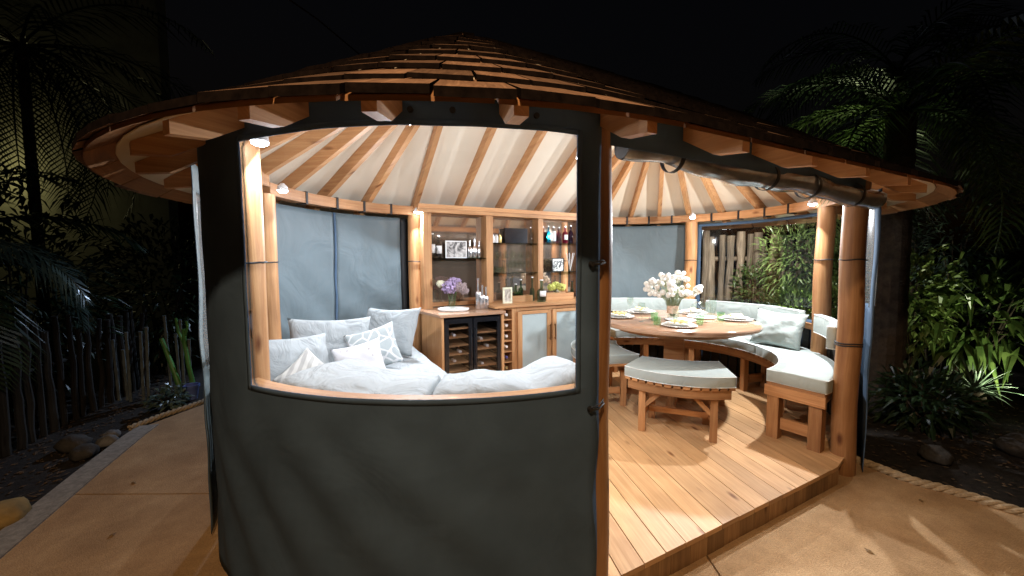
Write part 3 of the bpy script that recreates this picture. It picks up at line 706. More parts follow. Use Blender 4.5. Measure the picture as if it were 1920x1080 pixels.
# ---- things on the shelves
def gl(name, col, clear=.85): return MATS.get(name) or glassy(name, col, 1.5, .02, clear)
def bottle(label, u, w, z, h, r, mat, cap=None, lab=None, labz=(.2, .55), neck=.3, cat='bottle', name='bottle', square=False, grp=None):
    p = BP(u, w, z+.001); t_ = thing(name, label, cat, p, grp); r2 = max(.010, r*.32)
    sh = 1-neck
    MB().lathe([(r*.9, 0), (r, .006), (r, h*(sh-.12)), (r*.8, h*(sh-.04)), (r2, h*sh), (r2, h*.93), (r2*1.1, h*.935), (r2*1.1, h*.95)], p, 4 if square else 18).build('bottle_glass', mat, t_, smooth=not square)
    MB().lathe([(r2*1.25, h*.95), (r2*1.25, h), (.0, h*1.003)], p, 12).build('cap', cap or M_black, t_, smooth=True)
    if lab:
        m = MB(); z0, z1 = labz; n = 12; fr = atan2(nf.y, nf.x)
        for a in range(n):
            a0 = fr-.9+1.8*a/n; a1 = fr-.9+1.8*(a+1)/n; rr_ = r+.0015
            m.add([p+Vector((rr_*cos(a0), rr_*sin(a0), h*z0)), p+Vector((rr_*cos(a1), rr_*sin(a1), h*z0)), p+Vector((rr_*cos(a1), rr_*sin(a1), h*z1)), p+Vector((rr_*cos(a0), rr_*sin(a0), h*z1))], [(0, 1, 2, 3)])
        m.build('paper_label', lab, t_, smooth=True, solid=.001)
    return t_
M_paper = plain('paper_label', (.82, .80, .78), .6, noise_amt=.05)
M_gold = plain('gold_cap', (.6, .42, .15), .3, metal=.8)
cg = gl('clear_bottle', (.93, .95, .95), .85)
bottle('tall slim clear bottle at the far left of the upper left shelf', .082, .57, 1.632, .27, .026, cg, M_white, M_paper)
bottle('clear spirit bottle with a pale label left of the wide frame, upper left shelf', .150, .58, 1.632, .245, .036, cg, M_silver, M_paper)
bottle('squat clear decanter in front of the pair of bottles on the upper left shelf', .115, .535, 1.632, .12, .030, cg, M_silver)
# framed picture, shaker set
def frame(label, u0, u1, w, z0, z1, border, fm, pm, bw=.012):
    t_ = thing('picture_frame', label, 'picture frame', BP((u0+u1)/2, w, z0))
    f = MB()
    bbox(f, u0, u0+bw, w, w+.015, z0, z1); bbox(f, u1-bw, u1, w, w+.015, z0, z1); bbox(f, u0+bw, u1-bw, w, w+.015, z0, z0+bw); bbox(f, u0+bw, u1-bw, w, w+.015, z1-bw, z1); f.build('frame', fm, t_)
    bbox(MB(), u0+bw, u1-bw, w+.006, w+.013, z0+bw, z1-bw).build('picture', pm, t_)
    bbox(MB(), u0+.02, u1-.02, w+.016, w+.02, z0+.0, z1-.03).build('backing', M_slat, t_)
def art(name, stops, scale=6, dist=1.5):
    m, t, n, l, b = nt(name); tc = N(t, 'ShaderNodeTexCoord'); ns = N(t, 'ShaderNodeTexNoise', Scale=float(scale), Detail=3.0, Distortion=dist); l.new(tc.outputs['Object'], ns.inputs['Vector'])
    r = ramp(t, stops); l.new(ns.outputs[0], r.inputs[0]); l.new(r.outputs[0], b.inputs['Base Color']); b.inputs['Roughness'].default_value = .3; return m
A1 = art('photo_grey', [(.35, (.08, .08, .08)), (.5, (.5, .48, .46)), (.6, (.75, .73, .7))], 9)
A2 = art('photo_skyline', [(.42, (.06, .06, .06)), (.5, (.75, .78, .72)), (.6, (.85, .86, .8))], 14)
A3 = art('photo_sepia', [(.35, (.3, .27, .22)), (.6, (.7, .66, .58))], 12)
frame('wide frame with a pale grey photograph on the upper left shelf', .225, .475, .565, 1.633, 1.825, .01, M_white, A1)
for k, (u, h, r) in enumerate([(.515, .20, .028), (.572, .215, .03), (.63, .19, .026)]):
    bottle(['leftmost', 'middle', 'rightmost'][k]+' polished metal cocktail shaker at the right of the upper left shelf', u, .575, 1.632, h, r, M_silver, M_silver, neck=.34, cat='shaker', name='cocktail_shaker')
# counter left: hydrangea in a glass vase on a ring tray with tea lights
def ball_cloud(m, c, rad, n, sz, flat=.8, seed=1):
    rnd = random.Random(seed)
    for _ in range(n):
        d = Vector((rnd.gauss(0, 1), rnd.gauss(0, 1), rnd.gauss(0, 1))).normalized(); q = rad*(.75+.3*rnd.random())
        p = Vector(c)+Vector((d.x*q, d.y*q, d.z*q*flat)); t1 = d.orthogonal().normalized(); t2 = d.cross(t1); a = rnd.random()*6
        e1 = (t1*cos(a)+t2*sin(a))*sz*(.7+.6*rnd.random()); e2 = (t2*cos(a)-t1*sin(a))*sz*(.7+.6*rnd.random()); d2 = d*sz*.35
        o = len(m.v); m.v += [tuple(p-e1-d2), tuple(p-e2-d2), tuple(p+e1-d2), tuple(p+e2-d2), tuple(p+d2)]
        for q_ in ((0, 1, 4), (1, 2, 4), (2, 3, 4), (3, 0, 4)): m.f.append([o+i for i in q_]); m.uv.append([(0, 0)]*3); m.mi.append(0)
M_lilac = plain('lilac_petal', (.42, .32, .52), .8, noise_amt=.35, scale=25); M_dustp = plain('dusty_petal', (.38, .30, .30), .8, noise_amt=.4, scale=25)
M_leafd = leafmat('bouquet_leaf', (.06, .14, .04), (.12, .22, .07)); M_cream = plain('cream_petal', (.75, .74, .55), .8, noise_amt=.2, scale=30)
p = BP(.235, .40, 1.084); t_ = thing('lilac_bouquet', 'lilac hydrangeas in a clear glass vase at the left end of the bar counter', 'flowers', p)
MB().lathe([(.05, .0), (.052, .004), (.048, .15), (.055, .16), (.052, .16), (.045, .148), (.048, .01), (0, .008)], p, 18).build('vase', M_glass, t_, smooth=True)
m = MB()
for a in range(7): m.tube([p+Vector((.02*cos(a), .02*sin(a), .02)), p+Vector((.05*cos(a), .05*sin(a), .2))], .003, 5)
m.build('stems', M_leafd, t_, kind='stuff')
for c, r_, mt, nm in (((-.02, -.05, .235), .085, M_lilac, 'flower_head'), ((.09, 0, .24), .075, M_dustp, 'flower_head'), ((-.12, .02, .27), .05, M_cream, 'flower_head'), ((.02, .05, .28), .08, M_lilac, 'flower_head'), ((.13, .03, .19), .05, M_dustp, 'flower_head')):
    m = MB(); ball_cloud(m, p+Vector(c), r_, 150, .014, seed=int(r_*999)); m.build(nm, mt, t_, fix=False)
m = MB(); cc = BP(.205, .27, 1.084); rg = []
m.tube([cc+Vector((.15*cos(a*pi/16), .075*sin(a*pi/16)*1.4, .016)) for a in range(32)], .014, 8, closed=True); o = m.build('ring_tray', M_white, None, smooth=True, loc=cc); tag(o, 'white oval ring tray around the lilac vase', 'tray')
for k, (dx, dy) in enumerate(((-.06, -.05), (.05, -.055))):
    q = cc+Vector((dx, dy, .002)); t_ = thing('tea_light', ['left', 'right'][k]+' glass tea light in front of the lilac vase', 'candle', q)
    MB().lathe([(.022, 0), (.026, .03), (.024, .03), (.02, .004)], q, 14).build('holder', M_glass, t_, smooth=True); MB().lathe([(.018, .005), (.018, .02), (0, .021)], q, 12).build('wax', M_white, t_, smooth=True)
M_ribs = plain('ribbed_silver', (.72, .70, .70), .22, metal=.9)
for k, (u, w, h) in enumerate([(.485, .27, .33), (.525, .25, .255), (.575, .27, .235)]):
    bottle(['tallest', 'front', 'right-hand short'][k]+' mercury glass bottle of the three on the counter by the wine cooler', u, w, 1.083, h, .031, M_ribs, M_ribs, neck=.4, name='silver_bottle', cat='bottle')
# middle bay
for k in range(3): 
    p = BP(.80+.045*k, .56, 1.81); o = MB().lathe([(.018, .001), (.02, .01), (.02, .075), (.014, .08), (.014, .095), (0, .096)], p, 12).build('jar', [M_white, M_paper, M_gold][k], None, smooth=True, loc=p); tag(o, ['white small jar leftmost on the upper middle shelf', 'paper-white jar between two others on the upper middle shelf', 'golden jar third from the left on the upper middle shelf'][k], 'jar')
bbox(MB(), .96, 1.27, .57, .60, 1.812, 1.99).build('dark_panel', M_cooler, None, loc=BP(1.1, .58, 1.812)); tag(bpy.data.objects['dark_panel'], 'dark glossy tablet screen standing on the upper middle shelf', 'screen')
bottle('clear bottle right of the dark screen on the upper middle shelf', 1.325, .58, 1.81, .20, .028, cg, M_silver, None)
for i in range(5):
    p = BP(.86+.105*i, .585, 1.80); o = MB().lathe([(.030, -.001), (.030, -.004), (.004, -.009), (.004, -.07), (.026, -.095), (.029, -.14), (.024, -.175), (.0225, -.175), (.0275, -.14), (0, -.08)], p, 16).build('wine_glass', M_glass, None, smooth=True, loc=p)
    tag(o, '%s upside-down stemmed glass from the left under the upper middle shelf' % ['first', 'second', 'third', 'fourth', 'fifth'][i], 'glass', 'upside-down glasses under the upper middle shelf')
for row in range(2):
    for i in range(4):
        p = BP(.80+.048*i, .545+.055*row, 1.459); o = MB().lathe([(.018, 0), (.021, .004), (.023, .07), (.0215, .07), (.0195, .008), (0, .007)], p, 14).build('tumbler', M_glass, None, smooth=True, loc=p)
        tag(o, 'short clear tumbler in the %s row, %s from the left, on the lower middle shelf' % (['front', 'back'][row], ['first', 'second', 'third', 'fourth'][i]), 'glass', 'tumblers on the lower middle shelf')
for i in range(6):
    p = BP(1.02+.052*i, .575, 1.459); o = MB().lathe([(.022, 0), (.022, .003), (.004, .007), (.004, .045), (.019, .07), (.021, .11), (.017, .15), (.0155, .15), (.0195, .11), (.017, .072), (0, .055)], p, 14).build('wine_glass', M_glass, None, smooth=True, loc=p)
    tag(o, '%s stemmed glass from the left on the lower middle shelf' % ['first', 'second', 'third', 'fourth', 'fifth', 'sixth'][i], 'glass', 'stemmed glasses on the lower middle shelf')
frame('small upright frame with a sepia print on the bar counter', .80, .915, .30, 1.12, 1.30, .01, M_cream, A3, .018)
def tray(label, u0, u1, w0, w1, z, h):
    t_ = thing('wooden_tray', label, 'tray', BP((u0+u1)/2, (w0+w1)/2, z))
    for a in ((u0, u1, w0, w0+.01), (u0, u1, w1-.01, w1), (u0, u0+.01, w0+.01, w1-.01), (u1-.01, u1, w0+.01, w1-.01)): bbox(MB(), *a, z, z+h).build('tray_side', M_pine, t_)
    bbox(MB(), u0+.01, u1-.01, w0+.01, w1-.01, z, z+.01).build('tray_base', M_pine, t_)
tray('low wooden tray between the small frame and the gin bottle', .95, 1.22, .36, .50, 1.119, .075)
tray('low wooden tray holding the yellow flowers', 1.40, 1.80, .34, .50, 1.119, .085)
bottle('green glass bottle with a round stopper in the middle tray', 1.03, .43, 1.13, .20, .036, gl('green_bottle', (.35, .5, .36), .85), M_white, None, neck=.45)
bottle('slim green bottle behind the round stoppered one in the middle tray', 1.115, .46, 1.13, .25, .030, gl('green_bottle', (.35, .5, .36)), M_white, None, neck=.4)
bottle('broad pale blue bottle with a white label right of the middle tray', 1.285, .27, 1.119, .26, .052, gl('blue_bottle', (.55, .78, .78)), M_white, M_paper, (.25, .5), neck=.42)
bottle('slim clear bottle behind the broad pale blue bottle', 1.235, .40, 1.119, .29, .03, gl('blue_bottle', (.55, .78, .78)), M_white, None, neck=.45)
# right bay
top3 = [('ruby red bottle leftmost on the upper right shelf', 1.50, .20, .03, (.75, .08, .12), None), ('turquoise bottle on the upper right shelf', 1.575, .215, .031, (.05, .45, .65), None), ('bottle with a tall white label on the upper right shelf', 1.65, .205, .032, (.8, .85, .85), 1), ('clear cut-glass bottle on the upper right shelf', 1.735, .20, .036, (.9, .92, .95), None), ('pink bottle with a pale label, fifth on the upper right shelf', 1.83, .215, .034, (.85, .28, .55), 1), ('violet bottle at the far right of the upper right shelf', 1.92, .23, .033, (.35, .2, .5), None)]
for i, (lb, u, h, r, c, lab) in enumerate(top3): bottle(lb, u, .575, 1.822, h, r, gl('bottle_tint_%d' % i, c, .8), M_silver, M_paper if lab else None, (.12, .72) if i == 2 else (.2, .5))
for i in range(3):
    p = BP(1.49+.045*i, .56, 1.459); o = MB().lathe([(.024, 0), (.024, .003), (.004, .007), (.004, .06), (.022, .085), (.024, .13), (.020, .16), (.0185, .16), (.0225, .13), (0, .075)], p, 14).build('wine_glass', M_glass, None, smooth=True, loc=p)
    tag(o, '%s large wine glass left of the skyline frame on the lower right shelf' % ['leftmost', 'middle', 'rightmost'][i], 'glass', 'large wine glasses on the lower right shelf')
frame('square frame with a black and white treeline picture on the lower right shelf', 1.62, 1.80, .55, 1.46, 1.63, .01, M_slat, A2, .008)
t_ = thing('reed_diffuser', 'reed diffuser with pale sticks on the lower right shelf', 'diffuser', BP(1.915, .575, 1.458)); p = BP(1.915, .575, 1.459)
MB().lathe([(.026, 0), (.028, .05), (.012, .07), (.012, .085)], p, 14).build('jar', M_glass, t_, smooth=True)
for a in range(7): MB().tube([p+Vector((0, 0, .01)), p+Vector((.055*cos(a*.9), .03*sin(a*.9), .24))], .0022, 5).build('reed', M_paper, t_)
p = BP(1.575, .40, 1.130); t_ = thing('yellow_bouquet', 'lime yellow hydrangeas in a small glass vase on the right wooden tray', 'flowers', p)
MB().lathe([(.035, 0), (.04, .09), (.037, .09), (.032, .006)], p, 16).build('vase', M_glass, t_, smooth=True)
M_lime = plain('lime_petal', (.62, .66, .18), .8, noise_amt=.25, scale=25)
for c, r_ in (((-.05, 0, .14), .058), ((.06, -.02, .145), .062), ((0, .04, .17), .05)):
    m = MB(); ball_cloud(m, p+Vector(c), r_, 120, .015, seed=int(c[0]*1000)+99); m.build('flower_head', M_lime, t_, fix=False)
MB().tube([p+Vector((0, 0, .01)), p+Vector((0, 0, .12))], .004, 6).build('stem', M_leafd, t_)
bottle('dark brown bottle left of the white labelled bottle on the counter', 1.855, .45, 1.119, .22, .022, M_winedk, M_black, None, neck=.45)
bottle('clear bottle with a large white label near the right end of the counter', 1.93, .36, 1.119, .27, .032, cg, M_black, M_paper, (.15, .6), neck=.4)
# ================================================================ SOFT SEATING
def pillow(name, label, c, w, h, t, yaw, tilt=0, roll=0, mat=None, seed=1, cat='pillow', wr=.006, group=None, n=20, puff=.42):
    c = Vector(c); Rm = Matrix.Rotation(yaw, 3, 'Z') @ Matrix.Rotation(tilt, 3, 'X') @ Matrix.Rotation(roll, 3, 'Y'); m = MB()
    def f(u, v, sg):
        U = 2*u-1; V = 2*v-1; pin = .085
        x = w/2*U*(1-pin*(1-V*V)*abs(U)**3); z = h/2*V*(1-pin*(1-U*U)*abs(V)**3)
        e = max(0, (1-U**2)*(1-V**2)); y = sg*t/2*e**puff
        k = noise.noise(Vector((U*2.2+seed*7, V*2.2, sg)))*wr*2+noise.noise(Vector((U*6+seed, V*3.5, sg)))*wr
        y += k*min(1, e*4)*sg; 
        # radial puckers from the corners
        y += sg*.35*wr*sin(10*atan2(abs(V)-1.02, abs(U)-1.02))*min(1, e*3)
        z += -.02*h*(1-U*U)*(1 if V > 0 else .3)*abs(V)
        return c+Rm @ Vector((x, -y, z))
    m.grid(lambda u, v: f(u, v, 1), n, n); m.grid(lambda u, v: f(u, v, -1), n, n)
    o = m.build(name, mat or M_cush, None, smooth=True, sharp=180, loc=c)
    import bmesh
    bm = bmesh.new(); bm.from_mesh(o.data); bmesh.ops.remove_doubles(bm, verts=bm.verts, dist=.0006); bmesh.ops.recalc_face_normals(bm, faces=bm.faces); bm.to_mesh(o.data); bm.free()
    return tag(o, label, cat, group)
def rprof(r0, r1, z0, z1, b, crown=0, n=3):
    pts = []
    for (cx, cz, a0) in ((r1-b[0], z0+b[1], -pi/2), (r1-b[0], z1-b[1], 0), (r0+b[0], z1-b[1], pi/2), (r0+b[0], z0+b[1], pi)):
        for k in range(n+1):
            a = a0+pi/2*k/n; pts.append((cx+b[0]*cos(a), cz+b[1]*sin(a)))
        if a0 == 0 and crown:
            for q in (.75, .5, .25): pts.append((r0+(r1-r0)*q, z1+crown*sin(pi*q)))
    return pts
def soft_block(name, label, Pf, s0, s1, r0, r1, z0, z1, mat, cat='cushion', group=None, b=(.02, .02), crown=.008, wr=.004, wscale=6, zfun=None, step=.035, pipe=True, seed=0, endb=.02):
    c = Pf((s0+s1)/2, (r0+r1)/2); m = MB(); prof = rprof(r0, r1, z0, z1, b, crown); mr = (r0+r1)/2; mz = (z0+z1)/2
    ns = max(6, int(abs(s1-s0)/step)); ss = [s0+(s1-s0)*i/ns for i in range(ns+1)]; eps = endb*(s1-s0)/abs(s1-s0)
    ring = [(ss[0], .86), (ss[0]+eps*.25, .95), (ss[0]+eps, 1)]+[(q, 1) for q in ss[1:-1] if abs(q-ss[0]) > abs(eps)*1.3 and abs(q-ss[-1]) > abs(eps)*1.3]+[(ss[-1]-eps, 1), (ss[-1]-eps*.25, .95), (ss[-1], .86)]
    k = len(prof); 
    for q, f in ring:
        for r, z in prof:
            rr_ = mr+(r-mr)*(1-(1-f)*.4); zz = mz+(z-mz)*(1-(1-f)*1.0)
            if zfun: zz += zfun(q)*(zz-z0)/(z1-z0)
            x, y = Pf(q, rr_); v = Vector((x, y, zz)); w_ = wr*noise.noise(v*wscale+Vector((seed, 0, 0)))*2+wr*.6*noise.noise(v*wscale*2.7)
            cx, cy = Pf(q, mr); d = (v-Vector((cx, cy, mz+(zfun(q)*.5 if zfun else 0)))).normalized()
            m.v.append(tuple(v+d*w_))
    nr = len(ring)
    for i in range(nr-1):
        for a in range(k):
            b_ = (a+1) % k; m.f.append([i*k+a, (i+1)*k+a, (i+1)*k+b_, i*k+b_]); m.mi.append(0); m.uv.append([(i, a), (i+1, a), (i+1, b_), (i, b_)])
    for e in (0, nr-1): m.f.append([e*k+a for a in range(k)]); m.mi.append(0); m.uv.append([(0, 0)]*k)
    o = m.build(name, mat, None, smooth=True, sharp=180, loc=(c[0], c[1], z0)); tag(o, label, cat, group)
    if pipe:
        path = []
        for q, f in ring[1:-1]: x, y = Pf(q, r1-.002); path.append((x, y, z1-b[1]*.35+(zfun(q) if zfun else 0)))
        for q, f in ring[1:-1][::-1]: x, y = Pf(q, r0+.002); path.append((x, y, z1-b[1]*.35+(zfun(q) if zfun else 0)))
        MB().tube(path, .0038, 6, closed=True).build('piping', M_pipe, o, smooth=True)
        path = [(p_[0], p_[1], z0+b[1]*.3) for p_ in path]; MB().tube(path, .0035, 6, closed=True).build('piping', M_pipe, o, smooth=True)
    return o
# ---- daybed platform filling the left round end
DB = thing('daybed_bench', 'curved wooden daybed platform filling the left round end under the grey cushions', 'bench', (c1.x-.4, c1.y, DZ))
def tP(t_, n_): q = c1+ex_*t_+nf*n_; return q
outl = []
rb = 1.33
for a in range(33):
    an = A0+pi+pi*a/32+0; outl.append(c1+Vector((cos(an), sin(an)))*rb)
right = -.12
outD = [p for p in outl if (p-c1).dot(ex_) < right-.01]
nn_ = sqrt(rb*rb-right*right); ed0 = tP(right, -nn_); ed1 = tP(right, nn_)
outD = [ed0]+outD+[ed1]
m = MB(); k = len(outD)
m.add([(p.x, p.y, .56) for p in outD]+[(p.x, p.y, .60) for p in outD], [list(range(k))[::-1], list(range(k, 2*k))]+[[a, (a+1) % k, k+(a+1) % k, k+a] for a in range(k)], [[(p.x, p.y) for p in outD]]*2+[[(0, 0), (1, 0), (1, .04), (0, .04)]]*k)
m.build('platform', M_pine, DB)
nb = 14
for i in range(nb):
    q = tP(right-.02, -nn_+.05+(2*nn_-.1)*(i+.5)/nb); MB().box((q.x, q.y, .35), (.02, (2*nn_-.1)/nb-.006, .415), ANG).build('front_board', M_cedar, DB)
cen = sum(outD, Vector((0, 0)))/k; m = MB(); lv = [(.96, .602), (.995, .615), (1, .66), (.995, .70), (.975, .716), (.8, .724), (.4, .73), (.02, .73)]
dens = []
for i in range(k):
    a, b_ = outD[i], outD[(i+1) % k]; nn2 = max(1, int((b_-a).length/.06))
    for j in range(nn2): dens.append(a+(b_-a)*j/nn2)
kk = len(dens)
for f_, z in lv:
    for p in dens:
        q = cen+(p-cen)*f_; m.v.append((q.x, q.y, z+.006*noise.noise(Vector((q.x*5, q.y*5, z)))))
for i in range(len(lv)-1):
    for a in range(kk):
        b_ = (a+1) % kk; m.f.append([i*kk+a, i*kk+b_, (i+1)*kk+b_, (i+1)*kk+a]); m.mi.append(0); m.uv.append([(0, 0)]*4)
m.f += [list(range(kk))[::-1]]; m.mi += [0]; m.uv += [[(0, 0)]*kk]
tag(m.build('seat_cushion', M_cush, None, smooth=True, sharp=180, loc=(cen.x, cen.y, .602)), 'large D-shaped pale grey seat cushion of the daybed', 'cushion')
# front bench along the window
FB = thing('window_bench', 'low wooden bench below the front window carrying the slumped cushion', 'bench', (*P(.0, 1.1), DZ))
MB().sweep(P, stations(13.12, T+.0-.06, .1), [(.92, .56), (1.37, .56), (1.37, .60), (.92, .60)]).build('bench_seat', M_pine, FB)
for s in (13.15, T-.1): MB().beam(P3(s, .97, DZ), P3(s, .97, .56), .06, .06).build('leg', M_cedar, FB)
soft_block('seat_cushion', 'pale grey seat cushion on the bench under the right half of the front window', P, 13.12, T-.06, .90, 1.36, .602, .72, M_cush, pipe=False)
# slumped back cushions behind the sill
soft_block('back_cushion', 'long pale grey slumped cushion along the left half of the front window sill', P, 12.13, 12.905, 1.00, 1.465, .735, 1.025, M_cush, b=(.05, .05), crown=.012, wr=.008, wscale=7, zfun=lambda s: .045*max(0, 1-abs(s-12.13)/.5), pipe=False, seed=3, step=.02, endb=.05)
soft_block('back_cushion', 'long slumped pale grey cushion along the right half of the front window, right corner raised', P, 12.925, T+.11, 1.04, 1.405, .735, 1.035, M_cush, b=(.05, .05), crown=.008, wr=.009, wscale=7, zfun=lambda s: .055*max(0, 1-abs(s-(T+.08))/.22)+.006*sin((s-13)*9), pipe=False, seed=9, step=.02, endb=.05)
# big back pillows around the curve
pillow('back_pillow', 'largest pale grey back pillow, rightmost, leaning in front of the post beside the bar', (-1.17, 3.69, .945), .68, .46, .17, radians(-28), radians(-22), radians(-3), M_cush, 1, 'pillow', .008, 'pale grey back pillows')
pillow('back_pillow', 'middle pale grey back pillow leaning before the centre seam of the screen', (-1.50, 3.22, .925), .64, .44, .17, radians(-58)+radians(90)-radians(32)+radians(32)*0+radians(30), radians(-20), radians(3), M_cush, 2, 'pillow', .008, 'pale grey back pillows')
pillow('back_pillow', 'leftmost pale grey back pillow beside the two left posts', (-1.50, 2.62, .90), .60, .42, .17, radians(62), radians(-20), radians(6), M_cush, 3, 'pillow', .009, 'pale grey back pillows')
def pat(name, kind, ca, cb, scale):
    m, t, n, l, b = nt(name); tc = N(t, 'ShaderNodeTexCoord'); b.inputs['Roughness'].default_value = .85
    if kind == 'web':
        v = N(t, 'ShaderNodeTexVoronoi', Scale=float(scale)); v.feature = 'DISTANCE_TO_EDGE'; l.new(tc.outputs['Object'], v.inputs['Vector']); r = ramp(t, [(.05, ca), (.075, cb)]); r.color_ramp.interpolation = 'LINEAR'; l.new(v.outputs['Distance'], r.inputs[0])
    elif kind == 'tri':
        v = N(t, 'ShaderNodeTexVoronoi', Scale=float(scale)); v.distance = 'MANHATTAN'; v.feature = 'F1'; v.inputs['Randomness'].default_value = .55; l.new(tc.outputs['Object'], v.inputs['Vector']); r = ramp(t, [(.30, cb), (.34, ca)]); l.new(v.outputs['Distance'], r.inputs[0])
    else:
        v = N(t, 'ShaderNodeTexWave', Scale=float(scale)); v.inputs['Distortion'].default_value = 2.5; v.inputs['Detail Scale'].default_value = .6; l.new(tc.outputs['Object'], v.inputs['Vector']); r = ramp(t, [(.45, ca), (.55, cb)]); l.new(v.outputs['Fac'], r.inputs[0])
    l.new(r.outputs[0], b.inputs['Base Color']); return m
pw = pat('web_pattern', 'web', (.66, .66, .66), (.38, .42, .42), 11); pt = pat('triangle_pattern', 'tri', (.62, .60, .61), (.42, .39, .38), 24); pc = pat('chevron_pattern', 'wave', (.60, .58, .54), (.43, .42, .39), 7)
pillow('throw_pillow', 'throw pillow with a white web of lines on grey, behind the triangle-patterned one', (-1.14, 3.20, .885), .40, .36, .13, radians(12), radians(-24), radians(-16), pw, 4, 'pillow', .004)
pillow('throw_pillow', 'small white throw pillow with a pale triangle pattern in front', (-1.13, 2.87, .855), .35, .30, .11, radians(18), radians(-26), radians(-12), pt, 5, 'pillow', .004)
pillow('throw_pillow', 'small cream throw pillow with faint chevrons at the left of the daybed', (-1.36, 2.55, .84), .30, .28, .10, radians(40), radians(-28), radians(-38), pc, 6, 'pillow', .004)
pillow('lumbar_pillow', 'flat folded pale patterned cushion lying below the triangle pillow', (-1.12, 2.72, .765), .42, .26, .06, radians(5), radians(-82), 0, pc, 8, 'cushion', .003)

# ================================================================ DINING SET
TC = Vector((1.70, 4.08)); TZ = .985
TB = thing('dining_table', 'round wooden pedestal dining table with a polished top', 'table', (TC.x, TC.y, DZ))
m = MB(); n_ = 72; lay = [(.755, TZ-.048), (.775, TZ-.043), (.78, TZ-.03), (.78, TZ-.014), (.774, TZ-.004), (.765, TZ)]
for r, z in lay:
    for k in range(n_): m.v.append((TC.x+r*cos(2*pi*k/n_), TC.y+r*sin(2*pi*k/n_), z))
for i in range(len(lay)-1):
    for k in range(n_):
        k2 = (k+1) % n_; m.f.append([i*n_+k, i*n_+k2, (i+1)*n_+k2, (i+1)*n_+k]); m.mi.append(0); a = k/n_*4.8; a2 = (k+1)/n_*4.8; m.uv.append([(a, i*.01), (a2, i*.01), (a2, i*.01+.01), (a, i*.01+.01)])
tu = [m.v[(len(lay)-1)*n_+k] for k in range(n_)]
m.f += [[(len(lay)-1)*n_+k for k in range(n_)], [k for k in range(n_)][::-1]]; m.mi += [0, 0]; m.uv += [[(p[0]*.9+p[1]*.4, p[1]*.9-p[0]*.4) for p in tu], [(p[0], p[1]) for p in tu]]
m.build('table_top', M_table, TB, smooth=True, sharp=50)
m = MB().lathe([(.60, TZ-.10), (.60, TZ-.05)], (TC.x, TC.y, 0), 40); m.build('apron', M_cedar, TB, smooth=True)
pa = radians(-25)
MB().hexa([(*(TC+Vector((cos(pa+q), sin(pa+q)))*.135), z) for z in (.22, TZ-.06) for q in (pi/4, 3*pi/4, 5*pi/4, 7*pi/4)]).build('pedestal', M_cedar, TB)
for q in (0, pi/2):
    d = Vector((cos(pa+q), sin(pa+q))); o1 = .0 if q == 0 else .071
    MB().beam((*(TC-d*.48), DZ+.035+o1*0), (*(TC+d*.48), DZ+.035+o1*0), .09, .07 if q == 0 else .062).build('foot_beam', M_cedar, TB)
    MB().beam((*(TC-d*.48), TZ-.085-.003*q), (*(TC+d*.48), TZ-.085-.003*q), .07, .06).build('top_beam', M_cedar, TB)
    for sg in (-1, 1):
        MB().beam((*(TC+d*sg*.09), .45), (*(TC+d*sg*.40), .185), .04, .06).build('gusset', M_cedar, TB)
# ---- short curved benches
def arcfn(L_, R_, sag, inward):
    mid = (L_+R_)/2; ch = R_-L_; c = ch.length; r = c*c/(8*abs(sag))+abs(sag)/2; h = r-abs(sag); nrm = Vector((-ch.y, ch.x)).normalized()
    if nrm.dot(inward) < 0: nrm = -nrm
    cc = mid+nrm*h; a = math.asin(c/2/r)
    ux = ch.normalized()
    return lambda t_: cc-nrm*r*cos((2*t_-1)*a)+ux*r*sin((2*t_-1)*a)
def bench_parts(Mx):
    """Mx maps plan points of the front bench to where the copy stands"""
    oL, oR, iL, iR = [Mx(Vector(q)) for q in ((.979, 3.378), (1.757, 3.022), (1.235, 3.705), (1.869, 3.492))]
    inw = (iL+iR)/2-(oL+oR)/2; fo = arcfn(oL, oR, .13, inw); fi = arcfn(iL, iR, .07, inw)
    def Pb(t_, r): q = fi(t_)*(1-r)+fo(t_)*r; return q.x, q.y
    return Pb, inw.normalized()
def short_bench(label, cl, Mx):
    Pb, inw = bench_parts(Mx); c = Pb(.5, .5)
    t_ = thing('short_bench', label, 'bench', (*c, DZ), 'short curved benches')
    for r in (.07, .90): MB().sweep(Pb, [i/16*.92+.04 for i in range(17)], [(r, .50), (r+.07, .50), (r+.07, .572), (r, .572)]).build('rail', M_cedar, t_)
    ns = 13
    for i in range(ns):
        a = .0+i/ns; b_ = a+.76/ns
        MB().sweep(Pb, [a+.01, b_+.01], [(.0, .574), (1.0, .574), (1.0, .598), (.0, .598)]).build('seat_slat', M_cedar, t_)
    feet = [(.18, .86), (.82, .86), (.18, .14), (.82, .14)]
    an = atan2(inw.y, inw.x)-pi/2
    for (a, r) in feet:
        q = Vector(Pb(a, r)); MB().beam((q.x, q.y, DZ), (q.x, q.y, .50), .055, .055, up=(inw.x, inw.y, 0)).build('leg', M_cedar, t_)
    for a in (.18, .82):
        q0, q1 = Pb(a, .22), Pb(a, .78); MB().beam((*q0, .30), (*q1, .30), .03, .06).build('stretcher', M_cedar, t_)
    for a, b_ in ((.18, .36), (.82, .64)):
        for r in (.86,): q0, q1 = Pb(a+(b_-a)*.1, r), Pb(b_, r); MB().beam((*q0, .36), (*q1, .505), .03, .035).build('brace', M_cedar, t_)
    q0, q1 = Pb(.2, .5), Pb(.8, .5); MB().beam((*q0, .29), (*q1, .29), .035, .05).build('stretcher', M_cedar, t_)
    soft_block('bench_cushion', cl, Pb, .0, 1.0, -.02, 1.02, .60, .688, M_cush2, 'cushion', 'short bench cushions', b=(.03, .012), crown=.004, wr=.003, step=.05, endb=.03)
